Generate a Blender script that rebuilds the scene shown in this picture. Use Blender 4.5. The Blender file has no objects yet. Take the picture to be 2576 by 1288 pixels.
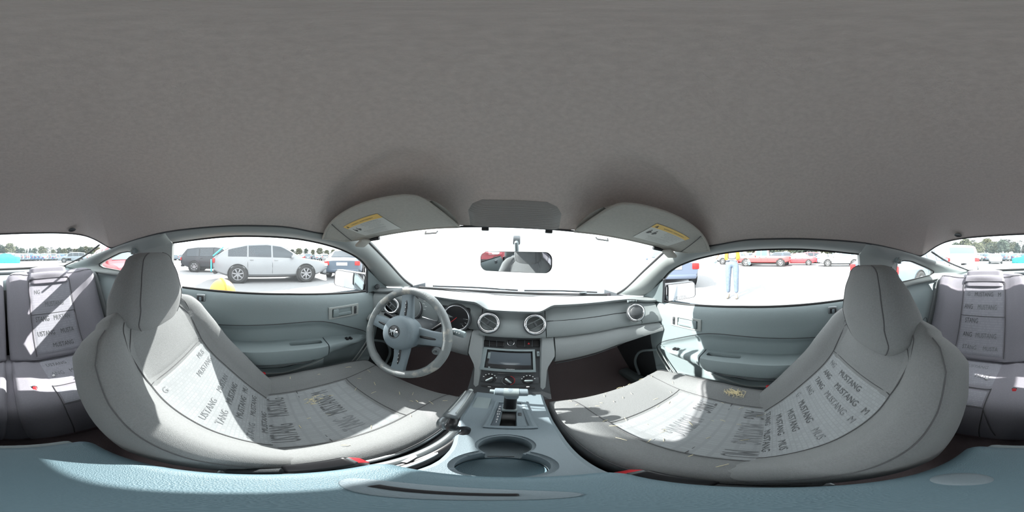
import bpy, bmesh, math, random
from mathutils import Vector, Matrix, noise
random.seed(7)
PI=math.pi
C=bpy.context.scene.collection
W,H=2576,1288
# ---------------------------------------------------------------- camera, sky, sun, exposure
# the car stands axis-aligned (x right, y forward, z up, metres, origin at the lens);
# the camera is a 360 degree one held level, the car leans a little on its springs
ROLL,YAW=math.radians(-2.3),math.radians(1.4)
TILT=Matrix.Rotation(YAW,4,'Z')@Matrix.Rotation(ROLL,4,'Y')
cam_d=bpy.data.cameras.new('camera'); cam=bpy.data.objects.new('camera',cam_d); C.objects.link(cam)
cam_d.type='PANO'
try: cam_d.panorama_type='EQUIRECTANGULAR'
except Exception: pass
try: cam_d.cycles.panorama_type='EQUIRECTANGULAR'
except Exception: pass
cam_d.clip_start=0.01; cam_d.clip_end=600
cam.matrix_world=TILT@Matrix.Rotation(PI/2,4,'X')
bpy.context.scene.camera=cam
world=bpy.data.worlds.new('sky'); bpy.context.scene.world=world; world.use_nodes=True
wn=world.node_tree; wn.nodes.clear()
bg=wn.nodes.new('ShaderNodeBackground'); wo=wn.nodes.new('ShaderNodeOutputWorld')
bg.inputs[0].default_value=(.93,.97,1.0,1); bg.inputs[1].default_value=3.0
wn.links.new(bg.outputs[0],wo.inputs[0])
sun_d=bpy.data.lights.new('sun','SUN'); sun=bpy.data.objects.new('sun',sun_d); C.objects.link(sun)
sun_d.energy=11.5; sun_d.angle=math.radians(.6); sun_d.color=(1,.97,.93)
SUN_AZ,SUN_EL=math.radians(-73),math.radians(37.5)
sdir=Vector((math.cos(SUN_EL)*math.sin(SUN_AZ),math.cos(SUN_EL)*math.cos(SUN_AZ),math.sin(SUN_EL)))
sun.rotation_euler=sdir.to_track_quat('Z','Y').to_euler(); sun.location=(0,0,30)
vs=bpy.context.scene.view_settings
vs.view_transform='Standard'; vs.look='None'; vs.gamma=1; vs.exposure=0.5; vs.use_curve_mapping=False
try:
    cy=bpy.context.scene.cycles; cy.max_bounces=10; cy.transparent_max_bounces=12; cy.diffuse_bounces=6; cy.caustics_reflective=False; cy.caustics_refractive=False; cy.sample_clamp_indirect=8
except Exception: pass
# ---------------------------------------------------------------- helpers
def ray(px,py,x=None,y=None,z=None):
    a=(px-W/2)/W*2*PI; e=PI/2-py/H*PI
    v=TILT.to_3x3()@Vector((math.cos(e)*math.sin(a),math.cos(e)*math.cos(a),math.sin(e)))
    k=x/v.x if x is not None else (y/v.y if y is not None else z/v.z)
    return v*k
def lin(r,g,b):
    f=lambda c:(c/255/12.92 if c/255<=.04045 else ((c/255+.055)/1.055)**2.4)
    return (f(r),f(g),f(b),1)
MATS={}
def mat(name,col,rough=.6,metal=0,bump=0,scale=200,kind='noise',spec=.5,var=0,emit=None,sheen=0,dirt=None):
    m=bpy.data.materials.new(name); m.use_nodes=True; nt=m.node_tree; b=nt.nodes['Principled BSDF']
    col=tuple(col)[:3]+(1,)
    b.inputs['Base Color'].default_value=col; b.inputs['Roughness'].default_value=rough; b.inputs['Metallic'].default_value=metal
    b.inputs['Specular IOR Level'].default_value=spec
    if sheen: b.inputs['Sheen Weight'].default_value=sheen
    tc=nt.nodes.new('ShaderNodeTexCoord')
    if bump:
        if kind in('noise','woven'):
            t=nt.nodes.new('ShaderNodeTexNoise'); t.inputs['Detail'].default_value=3; out=t.outputs['Fac']
        elif kind=='voronoi':
            t=nt.nodes.new('ShaderNodeTexVoronoi'); out=t.outputs['Distance']
        else:
            t=nt.nodes.new('ShaderNodeTexWave'); t.inputs['Distortion'].default_value=.6; out=t.outputs['Fac']
        t.inputs['Scale'].default_value=scale
        nt.links.new(tc.outputs['Object'],t.inputs['Vector'])
        bp=nt.nodes.new('ShaderNodeBump'); bp.inputs['Strength'].default_value=bump; bp.inputs['Distance'].default_value=.002
        nt.links.new(out,bp.inputs['Height']); nt.links.new(bp.outputs[0],b.inputs['Normal'])
    if var or dirt:
        n=nt.nodes.new('ShaderNodeTexNoise'); n.inputs['Scale'].default_value=scale*.35 if not dirt else dirt[1]; n.inputs['Detail'].default_value=5
        nt.links.new(tc.outputs['Object'],n.inputs['Vector'])
        r=nt.nodes.new('ShaderNodeValToRGB'); nt.links.new(n.outputs['Fac'],r.inputs[0])
        if dirt:
            r.color_ramp.elements[0].position=.55; r.color_ramp.elements[1].position=.66
            r.color_ramp.elements[0].color=col; r.color_ramp.elements[1].color=dirt[0]
        else:
            r.color_ramp.elements[0].position=.3; r.color_ramp.elements[1].position=.7
            r.color_ramp.elements[0].color=tuple(c*(1-var) for c in col[:3])+(1,); r.color_ramp.elements[1].color=tuple(min(1,c*(1+var)) for c in col[:3])+(1,)
        nt.links.new(r.outputs[0],b.inputs['Base Color'])
    if emit: b.inputs['Emission Color'].default_value=emit[0]; b.inputs['Emission Strength'].default_value=emit[1]
    if kind=='woven':
        uvn=nt.nodes.new('ShaderNodeUVMap'); br=nt.nodes.new('ShaderNodeTexBrick'); nt.links.new(uvn.outputs[0],br.inputs['Vector'])
        br.inputs['Scale'].default_value=1; br.inputs['Brick Width'].default_value=.009; br.inputs['Row Height'].default_value=.0062; br.inputs['Mortar Size'].default_value=.0011; br.inputs['Bias'].default_value=-.2; br.inputs['Mortar Smooth'].default_value=.6
        c=col[:3]; br.inputs['Color1'].default_value=tuple(q*1.07 for q in c)+(1,); br.inputs['Color2'].default_value=tuple(q*.94 for q in c)+(1,); br.inputs['Mortar'].default_value=tuple(q*.93 for q in c)+(1,)
        nt.links.new(br.outputs['Color'],b.inputs['Base Color'])
    MATS[name]=m; return m
def glass_mat(name,tint,refl=.05,haze=0.0):
    m=bpy.data.materials.new(name); m.use_nodes=True; nt=m.node_tree; nt.nodes.clear()
    o=nt.nodes.new('ShaderNodeOutputMaterial'); t=nt.nodes.new('ShaderNodeBsdfTransparent'); t.inputs[0].default_value=tint
    g=nt.nodes.new('ShaderNodeBsdfGlossy'); g.inputs['Roughness'].default_value=.03
    lw=nt.nodes.new('ShaderNodeLayerWeight'); pw=nt.nodes.new('ShaderNodeMath'); pw.operation='POWER'; pw.inputs[1].default_value=5
    ad=nt.nodes.new('ShaderNodeMath'); ad.operation='MULTIPLY_ADD'; ad.inputs[1].default_value=.5; ad.inputs[2].default_value=refl
    nt.links.new(lw.outputs['Facing'],pw.inputs[0]); nt.links.new(pw.outputs[0],ad.inputs[0])
    mx=nt.nodes.new('ShaderNodeMixShader'); nt.links.new(ad.outputs[0],mx.inputs[0]); nt.links.new(t.outputs[0],mx.inputs[1]); nt.links.new(g.outputs[0],mx.inputs[2])
    d=nt.nodes.new('ShaderNodeBsdfTranslucent'); d.inputs[0].default_value=(.8,.88,.95,1)
    m2=nt.nodes.new('ShaderNodeMixShader'); m2.inputs[0].default_value=haze
    nt.links.new(mx.outputs[0],m2.inputs[1]); nt.links.new(d.outputs[0],m2.inputs[2]); nt.links.new(m2.outputs[0],o.inputs[0])
    MATS[name]=m; return m
fabric=mat('seat_fabric',(.19,.197,.2),.9,bump=.35,scale=900,kind='voronoi',sheen=.15,var=.08,spec=.2)
fabric_in=mat('insert_fabric',(.27,.285,.295),.9,bump=.3,scale=700,kind='woven',spec=.2)
letter=mat('woven_lettering',(.11,.115,.12),.9); letter2=mat('woven_lettering_faint',(.185,.195,.205),.9); pad_m=mat('overhead_pad_vinyl',(.27,.26,.25),.6,bump=.2,scale=500)
fabric_rear=mat('rear_fabric',(.27,.26,.295),.9,bump=.3,scale=800,kind='voronoi',sheen=.15,var=.06,spec=.2)
fabric_rin=mat('rear_insert_fabric',(.33,.33,.37),.9,bump=.3,scale=700,kind='woven',spec=.2)
seam=mat('seam_thread',(.085,.085,.09),.9)
liner=mat('headliner_cloth',(.535,.475,.445),.95,bump=.5,scale=420,var=.07,spec=.1)
visor_m=mat('visor_cloth',(.42,.41,.375),.95,bump=.4,scale=380,var=.05,spec=.1)
plast=mat('grained_plastic',(.21,.255,.265),.55,bump=.25,scale=700,kind='voronoi')
plast_d=mat('dark_plastic',(.045,.05,.055),.5,bump=.2,scale=600,kind='voronoi')
plast_c=mat('console_plastic',(.16,.2,.225),.5,bump=.2,scale=700,kind='voronoi')
dash_m=mat('dash_vinyl',(.25,.27,.275),.6,bump=.3,scale=500,kind='voronoi')
fascia_m=mat('fascia_panel',(.22,.245,.25),.5,bump=.15,scale=800,kind='voronoi')
trim_m=mat('pillar_trim',(.30,.325,.32),.6,bump=.15,scale=900,kind='voronoi')
arm_m=mat('armrest_vinyl',(.105,.165,.195),.5,bump=.3,scale=800,kind='voronoi')
carpet=mat('carpet',(.24,.19,.195),1,bump=1,scale=500)
rubber=mat('rubber',(.012,.012,.013),.6)
black=mat('black_plastic',(.012,.012,.014),.35)
chrome=mat('chrome',(.75,.76,.78),.18,1)
steel=mat('painted_metal',(.2,.22,.23),.35,.6)
mirror_m=mat('mirror_glass',(.8,.83,.85),.02,1)
screen=mat('screen_glass',(.10,.12,.14),.12)
red=mat('red_plastic',(.55,.03,.04),.4)
white=mat('white_print',(.85,.85,.85),.6)
yellow=mat('label_yellow',(.75,.5,.14),.6)
label_m=mat('label_paper',(.55,.56,.53),.6)
ink=mat('label_ink',(.09,.09,.09),.7)
wheel_m=mat('worn_rim_cover',(.19,.21,.215),.5,bump=.5,scale=260,dirt=((.36,.35,.32,1),26))
straw=mat('dry_straw',(.75,.66,.42),.8)
strap_m=mat('belt_webbing',(.3,.32,.33),.8,bump=.4,scale=500,kind='wave')
glass=glass_mat('window_glass',(.93,.96,.95,1),haze=.009)
wglass=glass_mat('windscreen_glass',(.93,.96,.95,1),haze=.009)
asphalt=mat('lot_surface',(.25,.25,.255),.95,bump=.3,scale=30,var=.06)
paint_own=mat('own_paint',(.17,.23,.28),.3)

def link(o): C.objects.link(o); return o
def wm(o):
    m=o.matrix_basis.copy()
    if o.parent: m=wm(o.parent)@o.matrix_parent_inverse@m
    return m
class G:
    uv=None
    def __init__(s): s.v=[];s.f=[]
    def add(s,v,f,M=None):
        k=len(s.v); s.v+=[(M@Vector(p) if M else Vector(p)) for p in v]; s.f+=[tuple(i+k for i in q) for q in f]; return s
    def grid(s,rows,cu=False,cv=False,flip=False):
        n=len(rows);m=len(rows[0]);k=len(s.v)
        for r in rows: s.v+=[Vector(p) for p in r]
        for i in range(n if cv else n-1):
            for j in range(m if cu else m-1):
                q=(k+i*m+j,k+i*m+(j+1)%m,k+((i+1)%n)*m+(j+1)%m,k+((i+1)%n)*m+j)
                s.f.append(q[::-1] if flip else q)
        return s
    def cap(s,loop):
        k=len(s.v); s.v+=[Vector(p) for p in loop]; s.f.append(tuple(range(k,k+len(loop)))); return s
    def rbox(s,c,size,r=.0,M=None,seg=2):
        bm=bmesh.new(); bmesh.ops.create_cube(bm,size=1)
        for v in bm.verts: v.co=Vector((v.co.x*size[0],v.co.y*size[1],v.co.z*size[2]))
        if r>0: bmesh.ops.bevel(bm,geom=list(bm.edges),offset=min(r,min(size)*.49),segments=seg,profile=.5,affect='EDGES')
        T=Matrix.Translation(c)
        if M is not None: T=T@M
        bm.verts.index_update(); s.add([v.co.copy() for v in bm.verts],[[v.index for v in f.verts] for f in bm.faces],T); bm.free(); return s
    def tube(s,path,rad,n=10,caps=True,flat=1.0,up=None,closed=False):
        path=[Vector(p) for p in path]; rows=[]; N=len(path); prev=None
        for i,p in enumerate(path):
            if closed: t=(path[(i+1)%N]-path[i-1])
            else: t=(path[min(i+1,N-1)]-path[max(i-1,0)])
            t.normalize()
            if prev is None:
                a=Vector(up) if up else (Vector((0,0,1)) if abs(t.z)<.9 else Vector((1,0,0)))
            else: a=prev
            b=(a-t*a.dot(t)); b.normalize(); prev=b; c=t.cross(b)
            r=rad[i] if isinstance(rad,(list,tuple)) else rad
            rows.append([p+(b*math.cos(q)*r+c*math.sin(q)*r*flat) for q in [2*PI*j/n for j in range(n)]])
        s.grid(rows,cu=True,cv=closed)
        if caps and not closed: s.cap(rows[0][::-1]); s.cap(rows[-1])
        return s
    def lathe(s,prof,M=None,n=32):
        rows=[[Vector((r*math.cos(2*PI*j/n),r*math.sin(2*PI*j/n),h)) for j in range(n)] for r,h in prof]
        k=len(s.v); s.grid(rows,cu=True)
        if M is not None:
            for i in range(k,len(s.v)): s.v[i]=M@s.v[i]
        return s
    def torus(s,R,r,M,n=40,m=10):
        k=len(s.v)
        s.grid([[Vector(((R+r*math.cos(b))*math.cos(a),(R+r*math.cos(b))*math.sin(a),r*math.sin(b))) for b in [2*PI*j/m for j in range(m)]] for a in [2*PI*i/n for i in range(n)]],cu=True,cv=True)
        for i in range(k,len(s.v)): s.v[i]=M@s.v[i]
        return s
    def prism(s,poly,h,M):     # polygon in local xy, extruded along local z from 0 to h
        n=len(poly); v=[Vector((a,b,0)) for a,b in poly]+[Vector((a,b,h)) for a,b in poly]
        return s.add(v,[tuple(range(n))[::-1],tuple(range(n,2*n))]+[(i,(i+1)%n,n+(i+1)%n,n+i) for i in range(n)],M)
    def ball(s,c,r,n=16,m=10,M=None):
        rows=[[Vector((math.cos(2*PI*j/n)*math.sin(PI*i/m)*r[0],math.sin(2*PI*j/n)*math.sin(PI*i/m)*r[1],math.cos(PI*i/m)*r[2])) for j in range(n)] for i in range(m+1)]
        k=len(s.v); s.grid(rows,cu=True)
        for i in range(k,len(s.v)): s.v[i]=(M@s.v[i] if M is not None else s.v[i])+Vector(c)
        return s
    def mirror(s):
        g=G(); g.v=[Vector((-p.x,p.y,p.z)) for p in s.v]; g.f=[q[::-1] for q in s.f]; return g
def sd(g,s): return g if s>0 else g.mirror()
def obj(name,g,m,parent=None,smooth=True,mats=None,solid=0,sub=0,auto=40):
    me=bpy.data.meshes.new(name); me.from_pydata([tuple(p) for p in g.v],[],g.f)
    if g.uv:
        ul=me.uv_layers.new(name='UVMap')
        for lp in me.loops: ul.data[lp.index].uv=g.uv[lp.vertex_index]
    else:
        bm=bmesh.new(); bm.from_mesh(me); bmesh.ops.remove_doubles(bm,verts=bm.verts,dist=1e-6)
        bmesh.ops.recalc_face_normals(bm,faces=bm.faces); bm.to_mesh(me); bm.free()
    if smooth:
        for p in me.polygons: p.use_smooth=True
        try: me.set_sharp_from_angle(angle=math.radians(auto))
        except Exception: pass
    me.materials.append(m)
    o=link(bpy.data.objects.new(name,me))
    if parent:
        o.parent=parent; o.matrix_parent_inverse=wm(parent).inverted()
    if solid:
        md=o.modifiers.new('s','SOLIDIFY'); md.thickness=solid; md.offset=0
    if sub:
        md=o.modifiers.new('u','SUBSURF'); md.levels=sub; md.render_levels=sub
    return o
def cut(o,*gs):
    """carve the shapes gs out of o"""
    m=o.data.materials[0]; cs=[]
    for g in gs:
        c=obj('cutter',g,black,smooth=False); cs.append(c)
        md=o.modifiers.new('b','BOOLEAN'); md.object=c; md.operation='DIFFERENCE'; md.solver='EXACT'
    dg=bpy.context.evaluated_depsgraph_get(); dg.update()
    me=bpy.data.meshes.new_from_object(o.evaluated_get(dg)); o.modifiers.clear(); o.data=me
    me.materials.clear(); me.materials.append(m)
    for p in me.polygons: p.material_index=0; p.use_smooth=True
    try: me.set_sharp_from_angle(angle=math.radians(35))
    except Exception: pass
    for c in cs: bpy.data.objects.remove(c)
def thing(name,label,cat,loc=(0,0,0),group=None,M=None):
    o=link(bpy.data.objects.new(name,None)); o.empty_display_size=.05
    if M is not None: o.matrix_basis=M
    else: o.location=loc
    o['label']=label; o['category']=cat
    if group: o['group']=group
    return o
def tag(o,label,cat,group=None,kind=None):
    o['label']=label; o['category']=cat
    if group: o['group']=group
    if kind: o['kind']=kind
    return o
def struct(name,label=None,g=None,m=None,**k):
    if g is None: o=link(bpy.data.objects.new(name,None)); o.empty_display_size=.05
    else: o=obj(name,g,m,**k)
    o['kind']='structure'
    if label: o['label']=label; o['category']=name.split('_')[0]
    return o
def copy_tree(o,parent=None):
    c=o.copy(); C.objects.link(c)
    if parent: c.parent=parent; c.matrix_parent_inverse=o.matrix_parent_inverse
    for ch in o.children: copy_tree(ch,c)
    return c
def crv(pts,n):     # catmull-rom through points, n samples
    P=[Vector(p) for p in pts]; out=[]; m=len(P)-1
    for k in range(n):
        t=k/(n-1)*m; i=min(int(t),m-1); f=t-i
        a,b,c,d=P[max(i-1,0)],P[i],P[i+1],P[min(i+2,m)]
        out.append(.5*((2*b)+(c-a)*f+(2*a-5*b+4*c-d)*f*f+(3*b-a-3*c+d)*f**3))
    return out
def lerp(tab,x):
    if x<=tab[0][0]: return tab[0][1]
    for (a,b),(c,d) in zip(tab,tab[1:]):
        if x<=c: return b+(d-b)*(x-a)/(c-a)
    return tab[-1][1]
def slerp(tab,x):   # smooth interpolation
    if x<=tab[0][0]: return tab[0][1]
    for (a,b),(c,d) in zip(tab,tab[1:]):
        if x<=c:
            f=(x-a)/(c-a); f=f*f*(3-2*f); return b+(d-b)*f
    return tab[-1][1]
def frame(o,zdir,xdir=(1,0,0)):   # matrix with local z along zdir
    z=Vector(zdir).normalized(); x=Vector(xdir); x=(x-z*x.dot(z)).normalized(); y=z.cross(x)
    M=Matrix((x,y,z)).transposed().to_4x4(); M.translation=Vector(o); return M
_tx={}
def text2d(s,size=1.0,shear=0.0,width=1.0):
    key=(s,shear,width)
    if key not in _tx:
        cu=bpy.data.curves.new('t','FONT'); cu.body=s; cu.size=1; cu.align_x='CENTER'; cu.align_y='CENTER'; cu.resolution_u=2; cu.shear=shear
        o=bpy.data.objects.new('t',cu); C.objects.link(o); dg=bpy.context.evaluated_depsgraph_get(); dg.update()
        me=bpy.data.meshes.new_from_object(o.evaluated_get(dg))
        _tx[key]=([(v.co.x*width,v.co.y) for v in me.vertices],[tuple(p.vertices) for p in me.polygons])
        C.objects.unlink(o); bpy.data.objects.remove(o); bpy.data.meshes.remove(me)
    v,f=_tx[key]; return [(a*size,b*size) for a,b in v],f
def text_on(g,s,size,fn,shear=0,width=1.0):
    v,f=text2d(s,size,shear,width); g.add([fn(a,b) for a,b in v],f)

# ================================================================ ground outside (level in the camera's frame)
GZ=-1.08
def out_pt(az,d,z=0): a=math.radians(az); return Vector((d*math.sin(a),d*math.cos(a),GZ+z))
def out_M(az,d,head,z=0): return TILT@Matrix.Translation(out_pt(az,d,z))@Matrix.Rotation(math.radians(-head),4,'Z')
g=G()
n=28
rows=[[TILT@Vector((r*math.cos(2*PI*j/48),r*math.sin(2*PI*j/48),GZ)) for j in range(48)] for r in [.05,2,6,12,25,50,100,200,400]]
g.grid(rows,cu=True)
gr=obj('ground',g,asphalt,smooth=False); gr['kind']='structure'
# ================================================================ shell of the cabin
HL=[(0,.50,.092),(.2,.49,.09),(.4,.455,.082),(.52,.41,.068),(.56,.32,.061),(.56,.22,.062),(.56,.10,.079),(.56,0,.083),(.56,-.14,.084),(.56,-.36,.077),(.56,-.54,.055),(.56,-.70,.026),(.545,-.725,.028),(.53,-.76,.048),(.49,-.79,.078),(.44,-.825,.102),(.32,-.80,.109),(.14,-.792,.109),(0,-.79,.108)]
hr=crv(HL,73); loop=hr+[Vector((-p.x,p.y,p.z)) for p in hr[-2:0:-1]]
ctr=Vector((0,-.15,.215))
def ceil_pt(e,r):
    p=ctr.lerp(e,r); z=e.z+(ctr.z-e.z)*(1-r**2.6)
    ax=abs(p.x); f=max(0,1-((ax-.33)/.2)**4)*max(0,1-((p.y-.34)/.155)**4)   # shallow pockets the visors fold into
    z+=.018*min(1,f*2.2)
    z-=.012*math.exp(-((ax-.0)/.12)**4)*math.exp(-((p.y-.38)/.1)**2)
    return Vector((p.x,p.y,z))
g=G(); rows=[[ceil_pt(e,r) for e in loop] for r in [.001]+[k/36 for k in range(1,37)]]
g.grid(rows,cu=True); g.cap(rows[0])
ceiling=struct('ceiling',None,g,liner,auto=60)
g=G(); g.tube([p+Vector((0,0,-.002)) for p in loop],.0035,8,closed=True); obj('edge_piping',g,plast_d,ceiling)
for s in (-1,1):   # coat hook holes near the rear header
    g=G(); g.lathe([(.0,-.002),(.014,-.002),(.018,0),(.02,.003)],frame((.34*s,-.755,.121),(0,.35,-1)),20); obj('hook_plug',g,plast_d,ceiling)
# ribbed pad over the windscreen
from mathutils.bvhtree import BVHTree
_bm=bmesh.new(); _bm.from_mesh(ceiling.data); CB=BVHTree.FromBMesh(_bm)
def cz(x,y):
    h=CB.ray_cast(Vector((x,y,-.3)),Vector((0,0,1))); return h[0].z if h[0] else .09
rows=[]; K_=56
for i in range(K_+1):
    f=i/K_; y=.372+.122*f; w=lerp([(0,.075),(.15,.104),(.4,.124),(1,.138)],f); rib=-.003*(1 if (i//2)%2 else .35)
    rows.append([Vector((-.008+w*u,y,cz(-.008+w*u,y)-.006*(1-abs(u)**10)*min(1,f*12,(1-f)*12)+rib*(1-abs(u)**12))) for u in [-1+2*j/24 for j in range(25)]])
obj('overhead_pad',G().grid(rows),pad_m,ceiling,auto=30)
for x,y in ((-.10,.507),(.10,.507)): obj('header_clip',G().rbox((x,y,.083),(.024,.012,.012),.003),black,ceiling)
A_=[(.60,.82,-.215),(.58,.70,-.153),(.58,.569,-.05),(.575,.428,.05),(.56,.32,.061),(.56,.22,.062),(.56,.10,.079),(.56,0,.083),(.56,-.14,.084),(.56,-.37,.077)]
B_=[(.668,.66,-.205),(.658,.585,-.16),(.645,.52,-.10),(.63,.455,-.045),(.62,.375,-.007),(.62,.279,.022),(.62,.151,.044),(.62,0,.053),(.62,-.155,.052),(.62,-.37,.035)]
BELT=[(-.40,-.188),(-.31,-.191),(-.08,-.198),(.13,-.205),(.45,-.226),(.56,-.23),(.7,-.235)]
for s,side in ((-1,'left'),(1,'right')):
    a=crv(A_,61); b=crv(B_,61); rows=[]
    for p,q in zip(a,b):
        m=(p+q)/2; d=(Vector((0,0,-.1))-m).normalized(); r=[q+Vector((.03,0,.0)),q+Vector((.006,0,.003))]
        for t in [0,.12,.3,.5,.7,.88,1]: r.append(q.lerp(p,t)+d*.024*math.sin(PI*t)**.7)
        r.append(p+Vector((.0,.012,.008))); rows.append(r)
    g=G().grid(rows); tr=struct('trim_%d'%(1 if s<0 else 2),None,sd(g,s),trim_m,auto=70)
    # black windscreen edge seal along the pillar
    g=G().tube([p+Vector((.004,.008,.0)) for p in crv(A_[:4],20)],.007,8); obj('windscreen_seal',sd(g,s),rubber,tr)
    g=G().tube([q+Vector((.008,0,-.002)) for q in b[12:]],.004,6); obj('window_seal',sd(g,s),rubber,tr)
    g=G().tube([(.62,-.315,.0415),(.598,-.335,.043),(.575,-.355,.062),(.562,-.36,.076)],.0016,6); obj('trim_joint',sd(g,s),plast_d,tr)
    # trim round the small rear quarter window
    hole=[(.62,-.574,-.121),(.62,-.600,-.012),(.62,-.625,-.003),(.62,-.655,.0),(.62,-.72,-.006),(.62,-.80,-.03),(.62,-.88,-.055),(.62,-.945,-.080),(.62,-.945,-.095),(.62,-.90,-.107),(.62,-.80,-.112),(.62,-.70,-.117),(.62,-.62,-.12)]
    outr=[(.668,-.41,-.195),(.625,-.372,.03),(.56,-.37,.078),(.56,-.50,.063),(.56,-.60,.045),(.56,-.70,.027),(.545,-.95,-.03),(.535,-1.15,-.075),(.53,-1.38,-.118),(.58,-1.25,-.145),(.62,-1.0,-.148),(.66,-.75,-.155),(.67,-.55,-.18)]
    def dens(L,k=4):
        o=[]
        for i in range(len(L)):
            p,q=Vector(L[i]),Vector(L[(i+1)%len(L)]); o+=[p.lerp(q,j/k) for j in range(k)]
        return o
    ho,ou=dens(hole),dens(outr); rows=[[p+Vector((.03,0,0)) for p in ho],ho]
    for t in (.1,.3,.5,.7,.88,1):
        rows.append([p.lerp(q,t)+Vector((-.022*math.sin(PI*t)**.8,0,-.004*math.sin(PI*t))) for p,q in zip(ho,ou)])
    rows.append([q+Vector((.02,0,.006)) for q in ou])
    g=G().grid(rows,cu=True); qt=struct('trim_%d'%(3 if s<0 else 4),None,sd(g,s),trim_m,auto=60)
    g=G().tube([p+Vector((.004,0,0)) for p in ho],.005,6,closed=True); obj('window_seal',sd(g,s),rubber,qt)
    g=G().cap([p+Vector((.012,0,0)) for p in ho]); w=struct('window_%d'%(4 if s<0 else 5),None,sd(g,s),glass,smooth=False)
    # louvred belt outlet and belt guide on the pillar
    Mq=Matrix.Translation((.603,-.50,-.055))
    g=G().rbox((.599,-.50,-.058),(.012,.085,.058),.01); gb=obj('outlet_bezel',sd(g,s),plast,qt)
    for k in range(6):
        g=G().rbox((.592,-.50,-.080+.0095*k),(.008,.066,.0035),.001,Matrix.Rotation(.5,3,'Y').to_4x4()); obj('louvre',sd(g,s),plast_d,gb)
    g=G().rbox((.585,-.475,-.065),(.02,.022,.045),.008); obj('belt_guide',sd(g,s),plast_c,qt)
    g=G().lathe([(0,.012),(.014,.012),(.018,.006),(.02,0)],frame((.598,-.575,.008),(-1,0,-.2)),20); obj('hook_base',sd(g,s),plast,qt)
    g=G().tube([(.585,-.575,.012),(.572,-.578,.0),(.572,-.575,-.012),(.585,-.572,-.012)],.005,8); obj('coat_hook',sd(g,s),trim_m,qt)
    # rear glass edge clip
    g=G().rbox((.50,-1.2,-.045),(.03,.05,.014),.003); obj('glass_clip',sd(g,s),black,qt)
    # rear side panel
    top=[(.668,-.385,-.195),(.67,-.55,-.18),(.662,-.75,-.155),(.625,-1.0,-.148)]; tp=crv(top,30); rows=[]
    for i,p in enumerate(tp):
        r=[]
        for z,dx in [(0,0),(-.012,.002),(-.03,-.006),(-.07,-.022),(-.13,-.03),(-.2,-.025),(-.25,-.03),(-.29,-.05),(-.32,-.062),(-.36,-.06),(-.42,-.045),(-.68,-.05)]:
            r.append(p+Vector((dx,0,z)))
        rows.append(r)
    g=G().grid(rows); wl=struct('wall_'+side,None,sd(g,s),plast,auto=60)
    g=G().tube([(.608,-.62,-.425),(.605,-.72,-.405),(.600,-.80,-.37),(.605,-.82,-.38),(.60,-.82,-.43)],.0018,6); obj('armrest_seam',sd(g,s),plast_d,wl)
    g=G().tube([(.678,-.385,-.19),(.69,-.388,-.28),(.69,-.39,-.8)],.010,8); obj('door_gap_seal',sd(g,s),black,wl)
    # kick panel beside the footwell
    g=G().grid([[(.703,y,z) for y in (.25,.55,.75,.95,1.15)] for z in (-.25,-.45,-.65,-.86)]); k_=struct('wall_%s_front'%side,None,sd(g,s),plast_d)
    g=G().tube(crv([(.66,.55,-.52),(.655,.66,-.58),(.655,.70,-.68),(.655,.66,-.78)],16),.008,8); obj('seal_strip',sd(g,s),plast,k_)
    g=G().rbox((.645,.25,-.825),(.07,1.1,.05),.015); obj('sill_trim',sd(g,s),plast,k_)
# windscreen, rear glass, side glass
def base_y(x): return .955-.14*(abs(x)/.6)**2
rows=[]
topc=crv([(-.58,.42,.058),(-.5,.45,.072),(-.3,.50,.09),(0,.53,.1),(.3,.50,.09),(.5,.45,.072),(.58,.42,.058)],25)
for i,p in enumerate(topc):
    x=-.625+1.25*i/24; q=Vector((x,base_y(x)+.02,-.226)); rows.append([q.lerp(p,t)+Vector((0,.03,.02))*math.sin(PI*t) for t in (0,.25,.5,.75,1)])
struct('window_1',None,G().grid(rows),wglass)
rows=[]
for i in range(25):
    x=-1+2*i/24; q=Vector((x*.56,-1.42+.05*x*x,-.113)); h=lerp([(0,.108),(.44,.102),(.49,.078),(.53,.048),(.545,.028)],abs(x)*.545); p=Vector((x*.56,-.80-.03*x*x-.0*x*x,h+.008)); rows.append([q.lerp(p,t)+Vector((0,-.02,.03))*math.sin(PI*t)*(1-x*x) for t in (0,.25,.5,.75,1)])
rg=struct('window_2',None,G().grid(rows),glass)
g=G().tube([r[0]+Vector((0,0,-.004)) for r in rows],.010,8); obj('lower_seal',g,rubber,rg)
for s in (-1,1):
    g=G().tube(crv([(.535,-.80,.045),(.54,-1.0,-.02),(.535,-1.2,-.07),(.53,-1.37,-.11)],14),.006,8); obj('side_seal',sd(g,s),rubber,rg)
g=G()
for k in range(9):
    t=.12+.09*k; g.tube([r[0].lerp(r[4],t)+Vector((0,.001,0))+Vector((0,-.02,.03))*math.sin(PI*t)*(1-(-1+2*i/24)**2) for i,r in enumerate(rows)],.0004,3)
# parcel shelf
rows=[[Vector((x,y,z)) for x in (-.62,-.3,0,.3,.62)] for y,z in ((-.93,-.20),(-.96,-.150),(-1.0,-.140),(-1.2,-.134),(-1.42,-.126))]
shelf=struct('trim_5',None,G().grid(rows),plast,auto=60)
for s in (-1,1):
    g=G().rbox((.03*s+.2*s,-1.15,-.131),(.2,.13,.008),.004); obj('speaker_grille',g,plast_d,shelf)
g=G().rbox((-.02,-1.17,-.125),(.25,.06,.018),.006); obj('brake_lamp',g,plast_d,shelf)
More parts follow.
